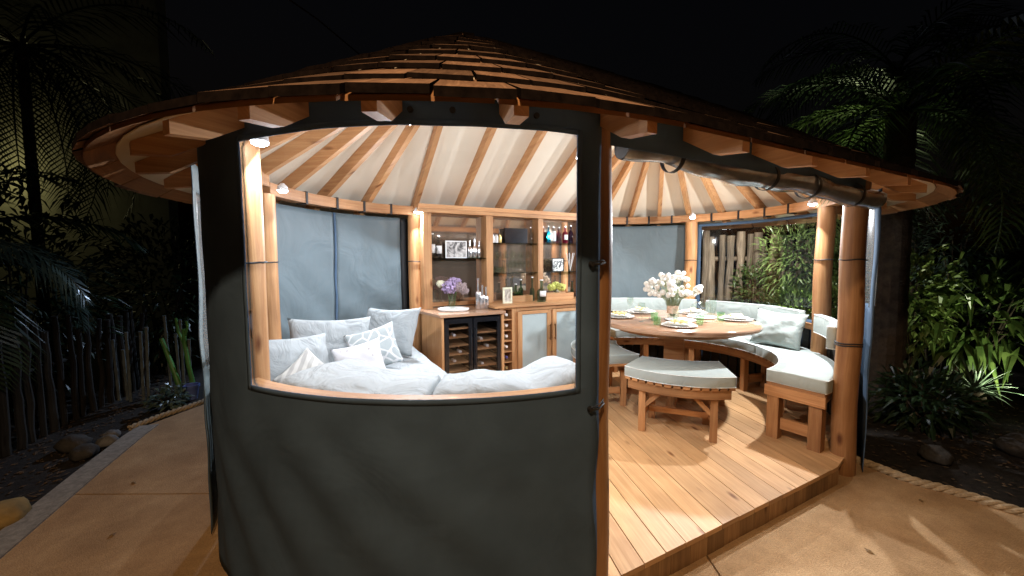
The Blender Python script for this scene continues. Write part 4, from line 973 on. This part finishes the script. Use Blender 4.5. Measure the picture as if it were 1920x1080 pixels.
short_bench('short curved wooden bench standing in front of the round table', 'light grey curved cushion on the short bench in front of the table', lambda q: q)
rot = radians(-67); cm = Vector((1.46, 3.40)); tm = Vector((.99, 4.12))
def MxL(q): d = q-cm; return tm+Vector((d.x*cos(rot)-d.y*sin(rot), d.x*sin(rot)+d.y*cos(rot)))
short_bench('short curved wooden bench half hidden behind the entry post, left of the table', 'light grey cushion on the short bench left of the table, by the entry post', MxL)
# ---- long curved bench
BC = Vector((1.57, 4.05))
def PR(a, r): a = a/1.2; return BC.x+r*cos(a), BC.y+r*sin(a)       # a is arc length at r 1.2
dg = lambda d: radians(d)*1.2
LB = thing('long_bench', 'long curved wooden bench around the right round end behind the table', 'bench', (BC.x+1.2, BC.y, DZ))
for r in (1.035, 1.355): MB().sweep(PR, stations(dg(-57), dg(104), .08), [(r, .50), (r+.03, .50), (r+.03, .574), (r, .574)]).build('rail', M_cedar, LB)
a = -58.0
while a < 104:
    MB().sweep(PR, [dg(a), dg(a+3.4)], [(1.01, .576), (1.41, .576), (1.41, .598), (1.01, .598)]).build('seat_slat', M_cedar, LB); a += 4.2
for d_ in (-55.8, -20, 15, 50, 80, 102):
    for r in (1.06, 1.35):
        q = PR(dg(d_), r); rd = (cos(radians(d_)), sin(radians(d_)), 0); MB().beam((*q, DZ), (*q, .50), .085 if d_ < -50 else .055, .085 if d_ < -50 else .06, up=rd).build('leg', M_cedar, LB)
    q0, q1 = PR(dg(d_), 1.11), PR(dg(d_), 1.30); MB().beam((*q0, .27), (*q1, .27), .035, .09).build('stretcher', M_cedar, LB)
q0, q1 = PR(dg(-58.2), 1.0), PR(dg(-58.2), 1.42); MB().beam((*q0, .535), (*q1, .535), .025, .085).build('end_rail', M_cedar, LB)
for i, (a, b_, lb) in enumerate(((-58, 3, 'nearest light grey cushion of the long curved bench, by the right-hand posts'), (3.3, 55, 'light grey cushion of the long curved bench behind the table, under the rear window'), (55.3, 104, 'light grey cushion of the long curved bench farthest back, under the plain rear screen'))):
    soft_block('bench_cushion', lb, PR, dg(a), dg(b_), 1.0, 1.42, .60, .70, M_cush2, 'cushion', 'long bench cushions', b=(.012, .012), crown=.004, wr=.003)
for (a, b_, lb) in ((-50, -14, 'padded light grey backrest between the two right-hand posts'), (-4, 47, 'padded light grey backrest under the rear window, behind the large pillow'), (52, 104, 'padded light grey backrest under the plain rear screen')):
    t_ = soft_block('backrest_pad', lb, PR, dg(a), dg(b_), 1.345, 1.405, .905, 1.085, M_cush2, 'backrest', 'backrest pads', b=(.02, .02), crown=0, wr=.003)
pillow('square_pillow', 'large pale green grey pillow with crumpled sides at the right of the table', (2.76, 4.05, .885), .50, .38, .15, radians(-62), radians(-17), radians(2), M_cush2, 12, 'pillow', .010)

# ---- laid table
pl = plain('plate_white', (.84, .83, .80), .15, noise_amt=.02); M_nap = plain('yellow_napkin', (.78, .66, .30), .85, noise_amt=.25, scale=60); M_bead = plain('silver_bead', (.78, .76, .72), .25, metal=.5)
spots = [((1.55, 3.62), 'place setting nearest the camera with beaded charger and yellow napkin'), ((1.16, 4.22), 'place setting at the left edge of the table by the entry post'), ((2.28, 3.99), 'place setting at the right side of the table with a yellow napkin'), ((1.52, 4.60), 'place setting at the far left of the table behind the flowers'), ((2.08, 4.50), 'place setting at the far right of the table behind the glass dome')]
for (x, y), lb in spots:
    p = Vector((x, y, TZ+.001)); t_ = thing('place_setting', lb, 'plate', p, 'place settings')
    MB().lathe([(.10, 0), (.145, .008), (.155, .016), (.150, .017), (.10, .006), (0, .005)], p, 36).build('charger', pl, t_, smooth=True, sharp=60)
    m = MB()
    for k in range(44):
        a = 2*pi*k/44; q = p+Vector((.154*cos(a), .154*sin(a), .015)); m.lathe([(0, -.006), (.0052, -.003), (.0052, .003), (0, .006)], q, 6)
    m.build('bead_rim', M_bead, t_, smooth=True, sharp=180)
    MB().lathe([(.07, .018), (.105, .026), (.122, .034), (.118, .035), (.07, .022), (0, .021)], p, 32).build('dinner_plate', pl, t_, smooth=True, sharp=60)
    yw = random.uniform(0, 3); m = MB()
    m.grid(lambda u, v: p+Vector((cos(yw)*(u-.5)*.15-sin(yw)*(v-.5)*.075*(1-.5*cos(u*pi*2)*.6), sin(yw)*(u-.5)*.15+cos(yw)*(v-.5)*.075, .04+.018*sin(v*pi)+.006*sin(u*17+v*5))), 14, 8)
    m.build('napkin', M_nap, t_, smooth=True, sharp=180, solid=.006)
vp = Vector((1.70, 4.14, TZ+.001)); t_ = thing('white_bouquet', 'bunch of round white flowers in a clear glass vase in the middle of the table', 'flowers', vp)
MB().lathe([(.052, 0), (.055, .006), (.055, .15), (.045, .165), (.062, .18), (.059, .18), (.041, .166), (.051, .148), (.051, .01), (0, .008)], vp, 24).build('vase', M_glass, t_, smooth=True)
MB().lathe([(.057, .055), (.0585, .06), (.0585, .13), (.057, .135)], vp, 24).build('twine_wrap', plain('pinkish_twine', (.55, .40, .30), .9, noise_amt=.3, scale=70), t_, smooth=True)
M_pom = plain('white_pompom', (.86, .86, .82), .9, noise_amt=.05, scale=60, bump=.3)
rnd = random.Random(5); st_ = MB(); pomme = MB().lathe([(0, -.023), (.012, -.020), (.0205, -.011), (.0235, 0), (.0205, .011), (.012, .020), (0, .023)], (0, 0, 0), 12); pom0 = None; kpts = []
for k in range(100):
    for _ in range(40):
        u = rnd.uniform(-1, 1); v = rnd.uniform(-1, 1); w = rnd.uniform(-.35, 1)
        if u*u+v*v+w*w < 1 and u*u+v*v+w*w > .25: break
    q = vp+Vector((u*.29, v*.22, .31+w*.18))
    sc = rnd.uniform(.95, 1.3)
    if pom0 is None: pom0 = pomme.build('flower', M_pom, t_, smooth=True, sharp=180); o = pom0
    else: o = bpy.data.objects.new('flower', pom0.data); C.objects.link(o); o.parent = t_
    o.location = q-vp; o.scale = (sc, sc, sc)
    if k == 0: pom0.data.transform(Matrix.Translation(vp))
    mid = vp+Vector((u*.09, v*.08, .20)); st_.tube([vp+Vector((u*.02, v*.02, .02)), mid, q], .0018, 4)
st_.build('stems', leafmat('stem_green', (.20, .24, .12), (.30, .34, .18)), t_, kind='stuff')
p = Vector((2.02, 4.17, TZ+.001)); t_ = thing('glass_dome', 'clear glass dome on a white stand right of the flowers', 'glass dome', p)
MB().lathe([(.13, .0), (.145, .012), (.14, .018), (0, .016)], p, 32).build('stand', pl, t_, smooth=True, sharp=60)
MB().lathe([(.115, .019), (.115, .09), (.10, .135), (.06, .165), (.012, .172), (.012, .185), (.02, .20), (.0, .212)], p, 28).build('dome', M_glass, t_, smooth=True)
p = Vector((1.72, 3.98, TZ+.001)); o = MB().lathe([(.12, 0), (.15, .010), (.146, .013), (0, .006)], p, 32).build('serving_dish', pl, None, smooth=True, loc=p); tag(o, 'flat white round dish at the foot of the white flowers', 'dish')
def goblet(x, y, h, r, mat, lb, tall=False):
    p = Vector((x, y, TZ+.001)); pr = [(r*.8, 0), (r*.8, .003), (.004, .008), (.004, h*.42), (r*.8, h*.55), (r, h*.8), (r*.92, h), (r*.88, h), (r*.94, h*.8), (0, h*.56)] if tall else [(r*.75, 0), (r*.85, .006), (r, h), (r*.94, h), (r*.78, .012), (0, .01)]
    o = MB().lathe(pr, p, 20).build('drinking_glass', mat, None, smooth=True, loc=p); tag(o, lb, 'glass')
goblet(1.30, 3.92, .19, .036, M_glass, 'tall stemmed clear glass at the left of the table', True); goblet(1.45, 3.98, .085, .040, M_greeng, 'pale green tumbler left of the white flowers')
goblet(1.38, 3.72, .075, .038, M_greeng, 'pale green tumbler beside the nearest plate, left side'); goblet(1.78, 3.70, .085, .038, M_greeng, 'pale green tumbler beside the nearest plate, right side')
goblet(2.10, 3.93, .09, .038, M_greeng, 'pale green tumbler next to the right-hand plate'); goblet(1.90, 3.86, .20, .038, M_glass, 'tall stemmed clear glass right of the flowers', True)
goblet(2.22, 4.33, .20, .042, M_glass, 'large clear glass standing behind the glass dome', False); goblet(1.34, 4.44, .20, .036, M_glass, 'tall stemmed clear glass at the far left of the table', True)
goblet(1.62, 3.86, .13, .036, M_glass, 'straight clear glass just behind the nearest plate')

# ================================================================ GARDEN
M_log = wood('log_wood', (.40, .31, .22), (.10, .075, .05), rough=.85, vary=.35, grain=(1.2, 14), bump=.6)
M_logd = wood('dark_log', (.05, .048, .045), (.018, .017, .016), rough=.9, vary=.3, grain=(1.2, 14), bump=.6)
def wobble_pole(p0, p1, r, k=9, sd=0, amp=.012):
    p0, p1 = Vector(p0), Vector(p1)
    return [p0+(p1-p0)*i/k+Vector((noise.noise(Vector((sd, i*.5, 0))), noise.noise(Vector((sd, 5, i*.5))), 0))*amp*1.6 for i in range(k+1)]
# rear log fence: upright poles on two rails
LF = thing('log_fence', 'rustic fence of upright bark-brown logs seen through the rear window', 'fence', (4.0, 6.9, 0))
x = 2.7; i = 0
while x < 6.6:
    r = random.uniform(.05, .085); h = random.uniform(1.98, 2.12)-.03*(x-3.3)
    m = MB(); m.tube(wobble_pole((x, 6.9-.18*(x-4), -.03), (x+random.uniform(-.02, .02), 6.9-.18*(x-4), h), r, sd=i*1.7), lambda q, r=r, i=i: r*(1-.12*q+.35*noise.noise(Vector((q*5, i*3.3, 0)))+.15*noise.noise(Vector((q*14, i*7.7, 0)))), 12)
    m.build('log', M_log, LF, smooth=True); x += r*2+random.uniform(-.02, .03); i += 1
for z in (.5, 1.62): MB().tube([(2.6, 6.9+.25+.12, z), (6.7, 6.9-.48+.12, z)], .04, 8).build('rail', M_log, LF, smooth=True)
# left pole fence
PF = thing('pole_fence', 'row of weathered grey upright poles in the dark at the far left', 'fence', (-4.1, 3.3, 0))
for i in range(24):
    q = i/23; x = -4.02-.35*q*2.6+random.uniform(-.02, .02); y = 2.35+2.9*q; r = random.uniform(.022, .036)
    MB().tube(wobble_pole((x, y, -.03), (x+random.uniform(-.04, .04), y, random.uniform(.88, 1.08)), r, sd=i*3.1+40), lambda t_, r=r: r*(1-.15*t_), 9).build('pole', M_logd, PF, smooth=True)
MB().tube([(-4.10, 2.3, .6), (-5.02, 5.3, .6)], .022, 8).build('rail', M_logd, PF, smooth=True)
M_bamb = plain('bamboo_grey', (.16, .19, .20), .5, noise_amt=.3, scale=20)
for gi, (gx, gy, nn2, lb) in enumerate(((-4.35, 4.45, 5, 'cluster of slim grey bamboo canes, left one beside the pole fence'), (-4.20, 4.95, 4, 'cluster of slim grey bamboo canes nearer the green cactus'))):
    t_ = thing('bamboo_canes', lb, 'bamboo', (gx, gy, 0), 'bamboo cane clusters')
    for i in range(nn2):
        x = gx+(i-nn2/2)*.085; y = gy+random.uniform(-.05, .05); h = random.uniform(.55, .95); m = MB(); pth = []; rd = []
        for j in range(13): pth.append((x+.004*j*(i-2)*.3, y, h*j/12)); rd.append(.014+(.004 if j % 3 == 0 else 0))
        m.tube(pth, rd, 8).build('cane', M_bamb, t_, smooth=True)
# green cactus with blue pot
M_cact = plain('cactus_green', (.10, .30, .07), .45, noise_amt=.3, scale=10)
t_ = thing('green_cactus', 'slender bright green cactus with two branching stems beside the blue pot', 'cactus', (-4.05, 4.80, 0))
for pts, r in (([(-4.08, 4.75, 0), (-4.16, 4.77, .22), (-4.27, 4.8, .48), (-4.33, 4.8, .66)], .030), ([(-4.00, 4.85, 0), (-4.07, 4.87, .3), (-4.13, 4.9, .58), (-4.13, 4.9, .76)], .026), ([(-4.12, 4.9, .55), (-4.20, 4.9, .72), (-4.22, 4.9, .90)], .018), ([(-4.13, 4.9, .66), (-4.08, 4.9, .78), (-4.09, 4.9, .86)], .016)):
    m = MB(); path = []
    for a in range(len(pts)-1):
        for q in range(4): path.append(Vector(pts[a]).lerp(Vector(pts[a+1]), q/4))
    path.append(Vector(pts[-1])); m.tube(path, lambda q, r=r: r*(1-.25*q), 10); m.build('stem', M_cact, t_, smooth=True)
p = Vector((-3.83, 4.60, -.03)); t_ = thing('blue_pot', 'small blue flower pot at the foot of the cactus', 'pot', p)
MB().lathe([(.055, 0), (.075, .14), (.085, .145), (.085, .175), (.074, .175), (.068, .12), (0, .12)], p, 20).build('pot', plain('blue_glaze', (.14, .20, .50), .3, noise_amt=.15), t_, smooth=True)
MB().lathe([(.066, .125), (.0, .14)], p, 14).build('soil', M_soil, t_)
# rope edging
def rope_edge(label, pts, r=.028):
    path = []
    P_ = [Vector(q) for q in pts]; 
    for i in range(len(P_)-1):
        a = P_[max(0, i-1)]; b_ = P_[i]; c = P_[i+1]; d = P_[min(len(P_)-1, i+2)]; n2 = max(2, int((c-b_).length/.012))
        for j in range(n2):
            t = j/n2; path.append(.5*((2*b_)+(c-a)*t+(2*a-5*b_+4*c-d)*t*t+(3*b_-a-3*c+d)*t**3))
    t_ = thing('rope_edging', label, 'rope', P_[0])
    for s_ in range(3):
        pp = []; L = 0
        for i, q in enumerate(path):
            if i: L += (q-path[i-1]).length
            tn = (path[min(i+1, len(path)-1)]-path[max(i-1, 0)]).normalized(); sd = tn.cross(Vector((0, 0, 1))).normalized(); up = sd.cross(tn); a = L/.16*2*pi+s_*2*pi/3
            pp.append(q+(sd*cos(a)+up*sin(a))*r*.62)
        MB().tube(pp, r*.60, 7).build('strand', M_rope, t_, smooth=True)
rope_edge('thick twisted rope edging the planting bed on the right', [(2.66, 3.12, .02), (2.76, 2.93, .02), (2.86, 2.71, .02), (3.0, 2.58, .02), (3.17, 2.36, .02), (3.40, 2.10, .02), (3.75, 1.5, .02)], .027)
rope_edge('dark twisted rope along the far edge of the path on the left', [(-3.66, 3.66, .02), (-3.62, 3.95, .02), (-3.52, 4.35, .02), (-3.50, 4.9, .02), (-3.3, 5.6, .02)], .024)
# rocks
def rock(label, c, r, mat, sd, zs=.8):
    import bmesh
    bm = bmesh.new(); bmesh.ops.create_icosphere(bm, subdivisions=3, radius=1)
    for v in bm.verts:
        d = v.co.normalized(); k = 1+.28*noise.noise(d*1.3+Vector((sd, 0, 0)))+.1*noise.noise(d*3.5+Vector((sd, 3, 0))); v.co = Vector((d.x*k*r, d.y*k*r, max(-.3*r, d.z*k*r*zs)))
    me = bpy.data.meshes.new('rock'); bm.to_mesh(me); bm.free(); me.materials.append(mat); me.polygons.foreach_set('use_smooth', [True]*len(me.polygons))
    o = bpy.data.objects.new('rock', me); C.objects.link(o); o.location = (c[0], c[1], c[2]); tag(o, label, 'rock'); return o
M_rock = plain('sandstone', (.30, .20, .07), .9, noise_amt=.3, scale=6, bump=.6); M_rock2 = plain('pale_stone', (.15, .145, .14), .9, noise_amt=.4, scale=12, bump=.6); M_rock3 = plain('dark_stone', (.05, .045, .04), .9, noise_amt=.4, scale=12, bump=.6)
rock('large ochre rock at the left edge beside the path', (-3.19, 2.33, .02), .13, M_rock, 2)
for k, (x, y, r, mt, lb) in enumerate(((-3.62, 3.42, .075, M_rock2, 'pale stone beside the kerb, left of the rope end'), (-3.72, 3.55, .06, M_rock2, 'small pale stone behind the one beside the kerb'), (-3.85, 3.35, .11, M_rock3, 'dark rounded stone between the kerb and the pole fence'), (-3.60, 3.2, .09, M_rock3, 'dark stone close to the left kerb'), (4.3, 3.2, .16, M_rock3, 'dark boulder in the right bed below the spiky plant'), (3.45, 3.1, .10, M_rock3, 'dark boulder near the right rope edging'))): rock(lb, (x, y, 0), r, mt, k*5+11)
# foliage helpers
def leaves(m, c, rad, n, ln, wd, rnd, droop=.3, up=.3, shell=.35):
    c = Vector(c)
    for _ in range(n):
        d = Vector((rnd.gauss(0, 1), rnd.gauss(0, 1), rnd.gauss(0, 1))).normalized(); q = (shell+(1-shell)*rnd.random()**.6)
        cl = 1+.35*noise.noise(d*2.3+c)
        p = c+Vector((d.x*rad[0], d.y*rad[1], d.z*rad[2]))*q*cl
        if p.z < .02: continue
        dr = (d+Vector((rnd.gauss(0, .5), rnd.gauss(0, .5), rnd.gauss(0, .4)+up))).normalized(); L = ln*rnd.uniform(.6, 1.3)
        sd = dr.cross(Vector((rnd.gauss(0, .3), rnd.gauss(0, .3), 1))).normalized()*wd*rnd.uniform(.7, 1.2)/2
        a = p; mid = p+dr*L*.5; tip = p+dr*L+Vector((0, 0, -droop*L)); dn_ = dr.cross(sd).normalized()*wd*.12
        o = len(m.v); m.v += [tuple(a), tuple(mid-sd+dn_), tuple(tip), tuple(mid+sd+dn_), tuple(mid-dn_)]
        for f in ((0, 1, 4), (1, 2, 4), (2, 3, 4), (3, 0, 4)): m.f.append([o+i for i in f]); m.mi.append(0); m.uv.append([(0, 0)]*3)
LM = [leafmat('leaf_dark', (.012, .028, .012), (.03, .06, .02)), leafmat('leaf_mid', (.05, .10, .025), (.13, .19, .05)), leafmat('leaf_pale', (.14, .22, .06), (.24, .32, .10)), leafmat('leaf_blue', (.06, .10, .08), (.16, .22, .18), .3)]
M_bark = plain('bark', (.055, .042, .03), .95, noise_amt=.4, scale=14, bump=.9)
def bush(label, c, rad, n, ln, wd, mi, sd, stems=6, name='leafy_bush', **kw):
    rnd = random.Random(sd); c = Vector(c); t_ = thing(name, label, 'bush', (c.x, c.y, 0)); m = MB(); leaves(m, c, rad, n, ln, wd, rnd, **kw); m.build('foliage', LM[mi], t_, fix=False, kind='stuff')
    m = MB()
    for k in range(stems):
        e = c+Vector((rnd.uniform(-.6, .6)*rad[0], rnd.uniform(-.6, .6)*rad[1], rnd.uniform(-.1, .6)*rad[2])); b_ = Vector((c.x+rnd.uniform(-.15, .15), c.y+rnd.uniform(-.15, .15), -.03))
        m.tube([b_, b_.lerp(e, .5)+Vector((rnd.uniform(-.05, .05), 0, 0)), e], lambda q: .014*(1-.6*q), 6)
    m.build('stems', M_bark, t_, smooth=True)
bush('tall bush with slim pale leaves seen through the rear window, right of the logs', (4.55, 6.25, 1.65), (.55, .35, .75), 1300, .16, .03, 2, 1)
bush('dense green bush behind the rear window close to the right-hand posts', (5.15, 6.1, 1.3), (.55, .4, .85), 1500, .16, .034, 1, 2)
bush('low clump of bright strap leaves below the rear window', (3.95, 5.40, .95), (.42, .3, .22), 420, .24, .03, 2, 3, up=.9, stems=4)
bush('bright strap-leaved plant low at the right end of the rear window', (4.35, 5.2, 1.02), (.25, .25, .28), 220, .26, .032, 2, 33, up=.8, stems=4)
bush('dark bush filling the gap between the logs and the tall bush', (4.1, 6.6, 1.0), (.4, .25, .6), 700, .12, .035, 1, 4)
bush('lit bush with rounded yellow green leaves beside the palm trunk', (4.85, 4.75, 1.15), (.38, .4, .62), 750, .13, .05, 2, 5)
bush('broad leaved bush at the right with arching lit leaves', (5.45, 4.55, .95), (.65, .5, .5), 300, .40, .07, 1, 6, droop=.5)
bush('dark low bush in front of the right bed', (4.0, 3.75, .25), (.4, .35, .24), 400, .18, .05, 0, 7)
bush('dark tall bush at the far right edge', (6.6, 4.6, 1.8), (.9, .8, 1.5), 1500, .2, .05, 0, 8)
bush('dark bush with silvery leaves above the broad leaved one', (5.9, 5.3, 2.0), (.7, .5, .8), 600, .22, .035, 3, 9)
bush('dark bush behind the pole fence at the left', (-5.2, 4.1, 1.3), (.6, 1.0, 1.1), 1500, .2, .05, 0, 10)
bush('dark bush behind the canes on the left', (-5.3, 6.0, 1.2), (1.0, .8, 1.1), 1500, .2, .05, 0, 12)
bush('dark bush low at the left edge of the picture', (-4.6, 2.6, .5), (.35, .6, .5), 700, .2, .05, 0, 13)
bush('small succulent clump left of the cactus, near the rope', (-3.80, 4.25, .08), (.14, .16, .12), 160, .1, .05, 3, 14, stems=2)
# spiky lit plant: separate leaves
t_ = thing('spiky_plant', 'spiky rosette plant with silvery leaves lit by the garden spotlight', 'plant', (4.86, 4.05, 0)); rnd = random.Random(3)
M_spk = leafmat('spike_leaf', (.05, .08, .05), (.11, .15, .11), .35, .1)
for k in range(46):
    az = k*2.4; el = radians(8+72*(k/46)); L = rnd.uniform(.26, .42); b_ = Vector((4.86, 4.05, .22)); m = MB(); d = Vector((cos(az)*cos(el), sin(az)*cos(el), sin(el))); sd = Vector((-sin(az), cos(az), 0)); up = d.cross(sd).normalized(); vs = []
    for j in range(5):
        q = j/4; cpt = b_+d*L*q+Vector((0, 0, -.14*q*q*cos(el))); w = .022*(1-q)**.8*(1 if j else .8)+.001; vs += [cpt-sd*w, cpt-up*.005*(1-q), cpt+sd*w]
    fs = []
    for j in range(4): fs += [[3*j, 3*j+1, 3*j+4, 3*j+3], [3*j+1, 3*j+2, 3*j+5, 3*j+4]]
    m.add(vs, fs); m.build('leaf', M_spk, t_, smooth=True, fix=False, solid=.003)
MB().lathe([(.09, 0), (.11, .1), (.07, .24), (0, .26)], (4.86, 4.05, -.03), 12).build('trunk', M_bark, t_, smooth=True)
p = Vector((4.98, 3.56, -.03)); t_ = thing('garden_spotlight', 'small bright garden spotlight in the right bed', 'spotlight', p)
MB().tube([p, p+Vector((0, 0, .10))], .008, 8).build('stake', M_black, t_); MB().tube([p+Vector((0, -.03, .09)), p+Vector((-.0, .02, .13))], .032, 14).build('housing', M_black, t_, smooth=True)
MB().lathe([(0, 0), (.022, .0), (.018, .006), (0, .008)], p+Vector((0, .02, .150)), 12).build('lens', emis('spot_lens', (.85, .95, 1), 12), t_)
# palms
def frond(base, az, el, L, rnd, mat, name, parent, nl=34, ll=.5, droop=1.0, lw=.028):
    m = MB(); base = Vector(base); h = Vector((cos(az), sin(az), 0)); pts = []; p = base.copy(); a = el; n2 = 16
    for i in range(n2+1):
        pts.append(p.copy()); p = p+(h*cos(a)+Vector((0, 0, sin(a))))*L/n2; a -= droop*1.7/n2
    m.tube(pts, lambda q: .014*(1-.85*q)+.002, 5)
    for i in range(nl):
        q = .12+.86*i/nl; k = q*n2; j = min(n2-1, int(k)); c = pts[j].lerp(pts[j+1], k-j); tn = (pts[j+1]-pts[j]).normalized(); sd = tn.cross(Vector((0, 0, 1)))
        sd = sd.normalized() if sd.length > 1e-3 else Vector((1, 0, 0)); up = sd.cross(tn)
        for sg in (-1, 1):
            l_ = ll*sin(pi*min(1, .12+q*.9))**.6*rnd.uniform(.85, 1.1); d = (sd*sg*.9+tn*.75+up*rnd.uniform(-.1, .25)).normalized(); w = tn*lw/2
            mid = c+d*l_*.5-Vector((0, 0, .04*l_)); tip = c+d*l_-Vector((0, 0, .42*l_))
            o = len(m.v); m.v += [tuple(c-w*.5), tuple(c+w*.5), tuple(mid+w), tuple(mid-w), tuple(tip)]
            for f in ((0, 1, 2, 3), (3, 2, 4)): m.f.append([o+z for z in f]); m.mi.append(0); m.uv.append([(0, 0)]*len(f))
    return m.build(name, mat, parent, fix=False)
def palm(label, x, y, h, r, nf_, L, sd, mats, ll=.5, els=(-20, 65), cat='palm tree', lean=(0, 0), az0=0):
    rnd = random.Random(sd); t_ = thing('palm_tree', label, cat, (x, y, 0)); m = MB(); n2 = 46
    pth = [(x+lean[0]*(i/n2)**2, y+lean[1]*(i/n2)**2, -.05+(h+.05)*i/n2) for i in range(n2+1)]
    m.tube(pth, [r*(1.1-.25*i/n2+(.03 if i % 2 else -.01)+.03*sin(i*2.3)) for i in range(n2+1)], 14).build('trunk', M_bark, t_, smooth=True, sharp=20)
    top = pth[-1]
    for k in range(nf_):
        q = k/nf_; frond(top, az0+k*2.399, radians(els[1]-(els[1]-els[0])*q+rnd.uniform(-6, 6)), L*rnd.uniform(.85, 1.1), rnd, mats[k % len(mats)], 'frond', t_, ll=ll)
    return t_
palm('palm tree with a thick dark trunk just outside the right end of the gazebo', 4.15, 4.3, 3.15, .145, 18, 2.0, 21, [LM[1], LM[0], LM[1]], .5, (-25, 60))
palm('tall dark palm behind the right bed, fronds against the night sky', 5.6, 5.9, 4.3, .13, 16, 2.4, 22, [LM[0]], .6, (-20, 60))
palm('small palm with drooping fronds at the far left edge', -4.9, 3.3, 1.75, .08, 14, 1.5, 23, [LM[0], LM[0], LM[3]], .4, (-15, 60))
palm('slender thin-trunked palm with drooping fronds before the lit wall at the upper left', -5.98, 5.0, 4.25, .055, 22, 2.5, 24, [LM[0]], .55, (-40, 40))
# neighbour's wall, thatched shelter, cable
NW = thing('neighbour_wall', 'rendered house wall glowing yellow green at the upper left', 'wall', (-10, 9.2, 0))
MB().box((-12.4, 9.3, 5.4), (9, .25, 10.9)).build('wall', plain('render_wall', (.34, .33, .24), .9, noise_amt=.25, scale=1.5, bump=.3), NW)
MB().box((-12.4, 9.3, 10.90), (9.1, .35, .1)).build('coping', M_kerb, NW)
pts = []
for i in range(25):
    q = i/24; a = Vector((-1.75, 1.0, 3.55)); b_ = Vector((-1.85, 9.5, 5.4)); v = a.lerp(b_, q); v.z -= .35*4*q*(1-q); pts.append(v)
CB = MB().tube([Vector((-1.72, 2.9, 3.55)), Vector((-1.60, 3.4, 3.6)), Vector((-1.35, 4.2, 3.55)), Vector((-.9, 5.4, 3.4)), Vector((-.3, 7, 3.3))], .006, 6).build('overhead_cable', M_bark, None, smooth=True, loc=(-1.6, 3.4, 3.6)); tag(CB, 'thin cable running overhead into the dark above the roof', 'cable')

# litter on the beds and a few fallen leaves on the paving
rnd = random.Random(77); m = MB()
def flake(m, x, y, z, L, w):
    a = rnd.uniform(0, 6.3); d = Vector((cos(a), sin(a), rnd.uniform(-.1, .3)))*L/2; s_ = Vector((-sin(a), cos(a), rnd.uniform(-.2, .2)))*w/2; p = Vector((x, y, z)); o = len(m.v)
    m.v += [tuple(p-d), tuple(p+s_), tuple(p+d), tuple(p-s_), tuple(p+Vector((0, 0, w*.25)))]
    for f in ((0, 1, 4), (1, 2, 4), (2, 3, 4), (3, 0, 4)): m.f.append([o+i for i in f]); m.mi.append(0); m.uv.append([(0, 0)]*3)
for _ in range(5200):
    if rnd.random() < .55: x, y = rnd.uniform(2.9, 6.2), rnd.uniform(.8, 6); ok = x > 2.85+max(0, (2.9-y))*.75
    else: x, y = rnd.uniform(-5.2, -3.0), rnd.uniform(1.6, 5.6); ok = x < -3.12-(y-2.2)*.42
    if ok: flake(m, x, y, -.03, rnd.uniform(.02, .07), rnd.uniform(.01, .03))
lit_ = m.build('leaf_litter', plain('litter', (.09, .06, .035), .9, noise_amt=.7, scale=9), None, kind='stuff', fix=False)
M_fall = plain('dry_leaf', (.22, .13, .05), .7, noise_amt=.4, scale=20)
for k, (x, y, lb) in enumerate(((1.95, 2.05, 'small dry leaf on the paving near the slab joint in front of the deck'), (-2.35, 2.2, 'small dry leaf on the left path beside the screen'), (2.7, 2.5, 'small dry leaf on the paving next to the right rope edging'), (-2.75, 2.75, 'small dry leaf on the left path near the kerb'))):
    m = MB(); flake(m, x, y, .006, .05, .025); tag(m.build('fallen_leaf', M_fall, None, loc=(x, y, 0), fix=False, solid=.001), lb, 'leaf')
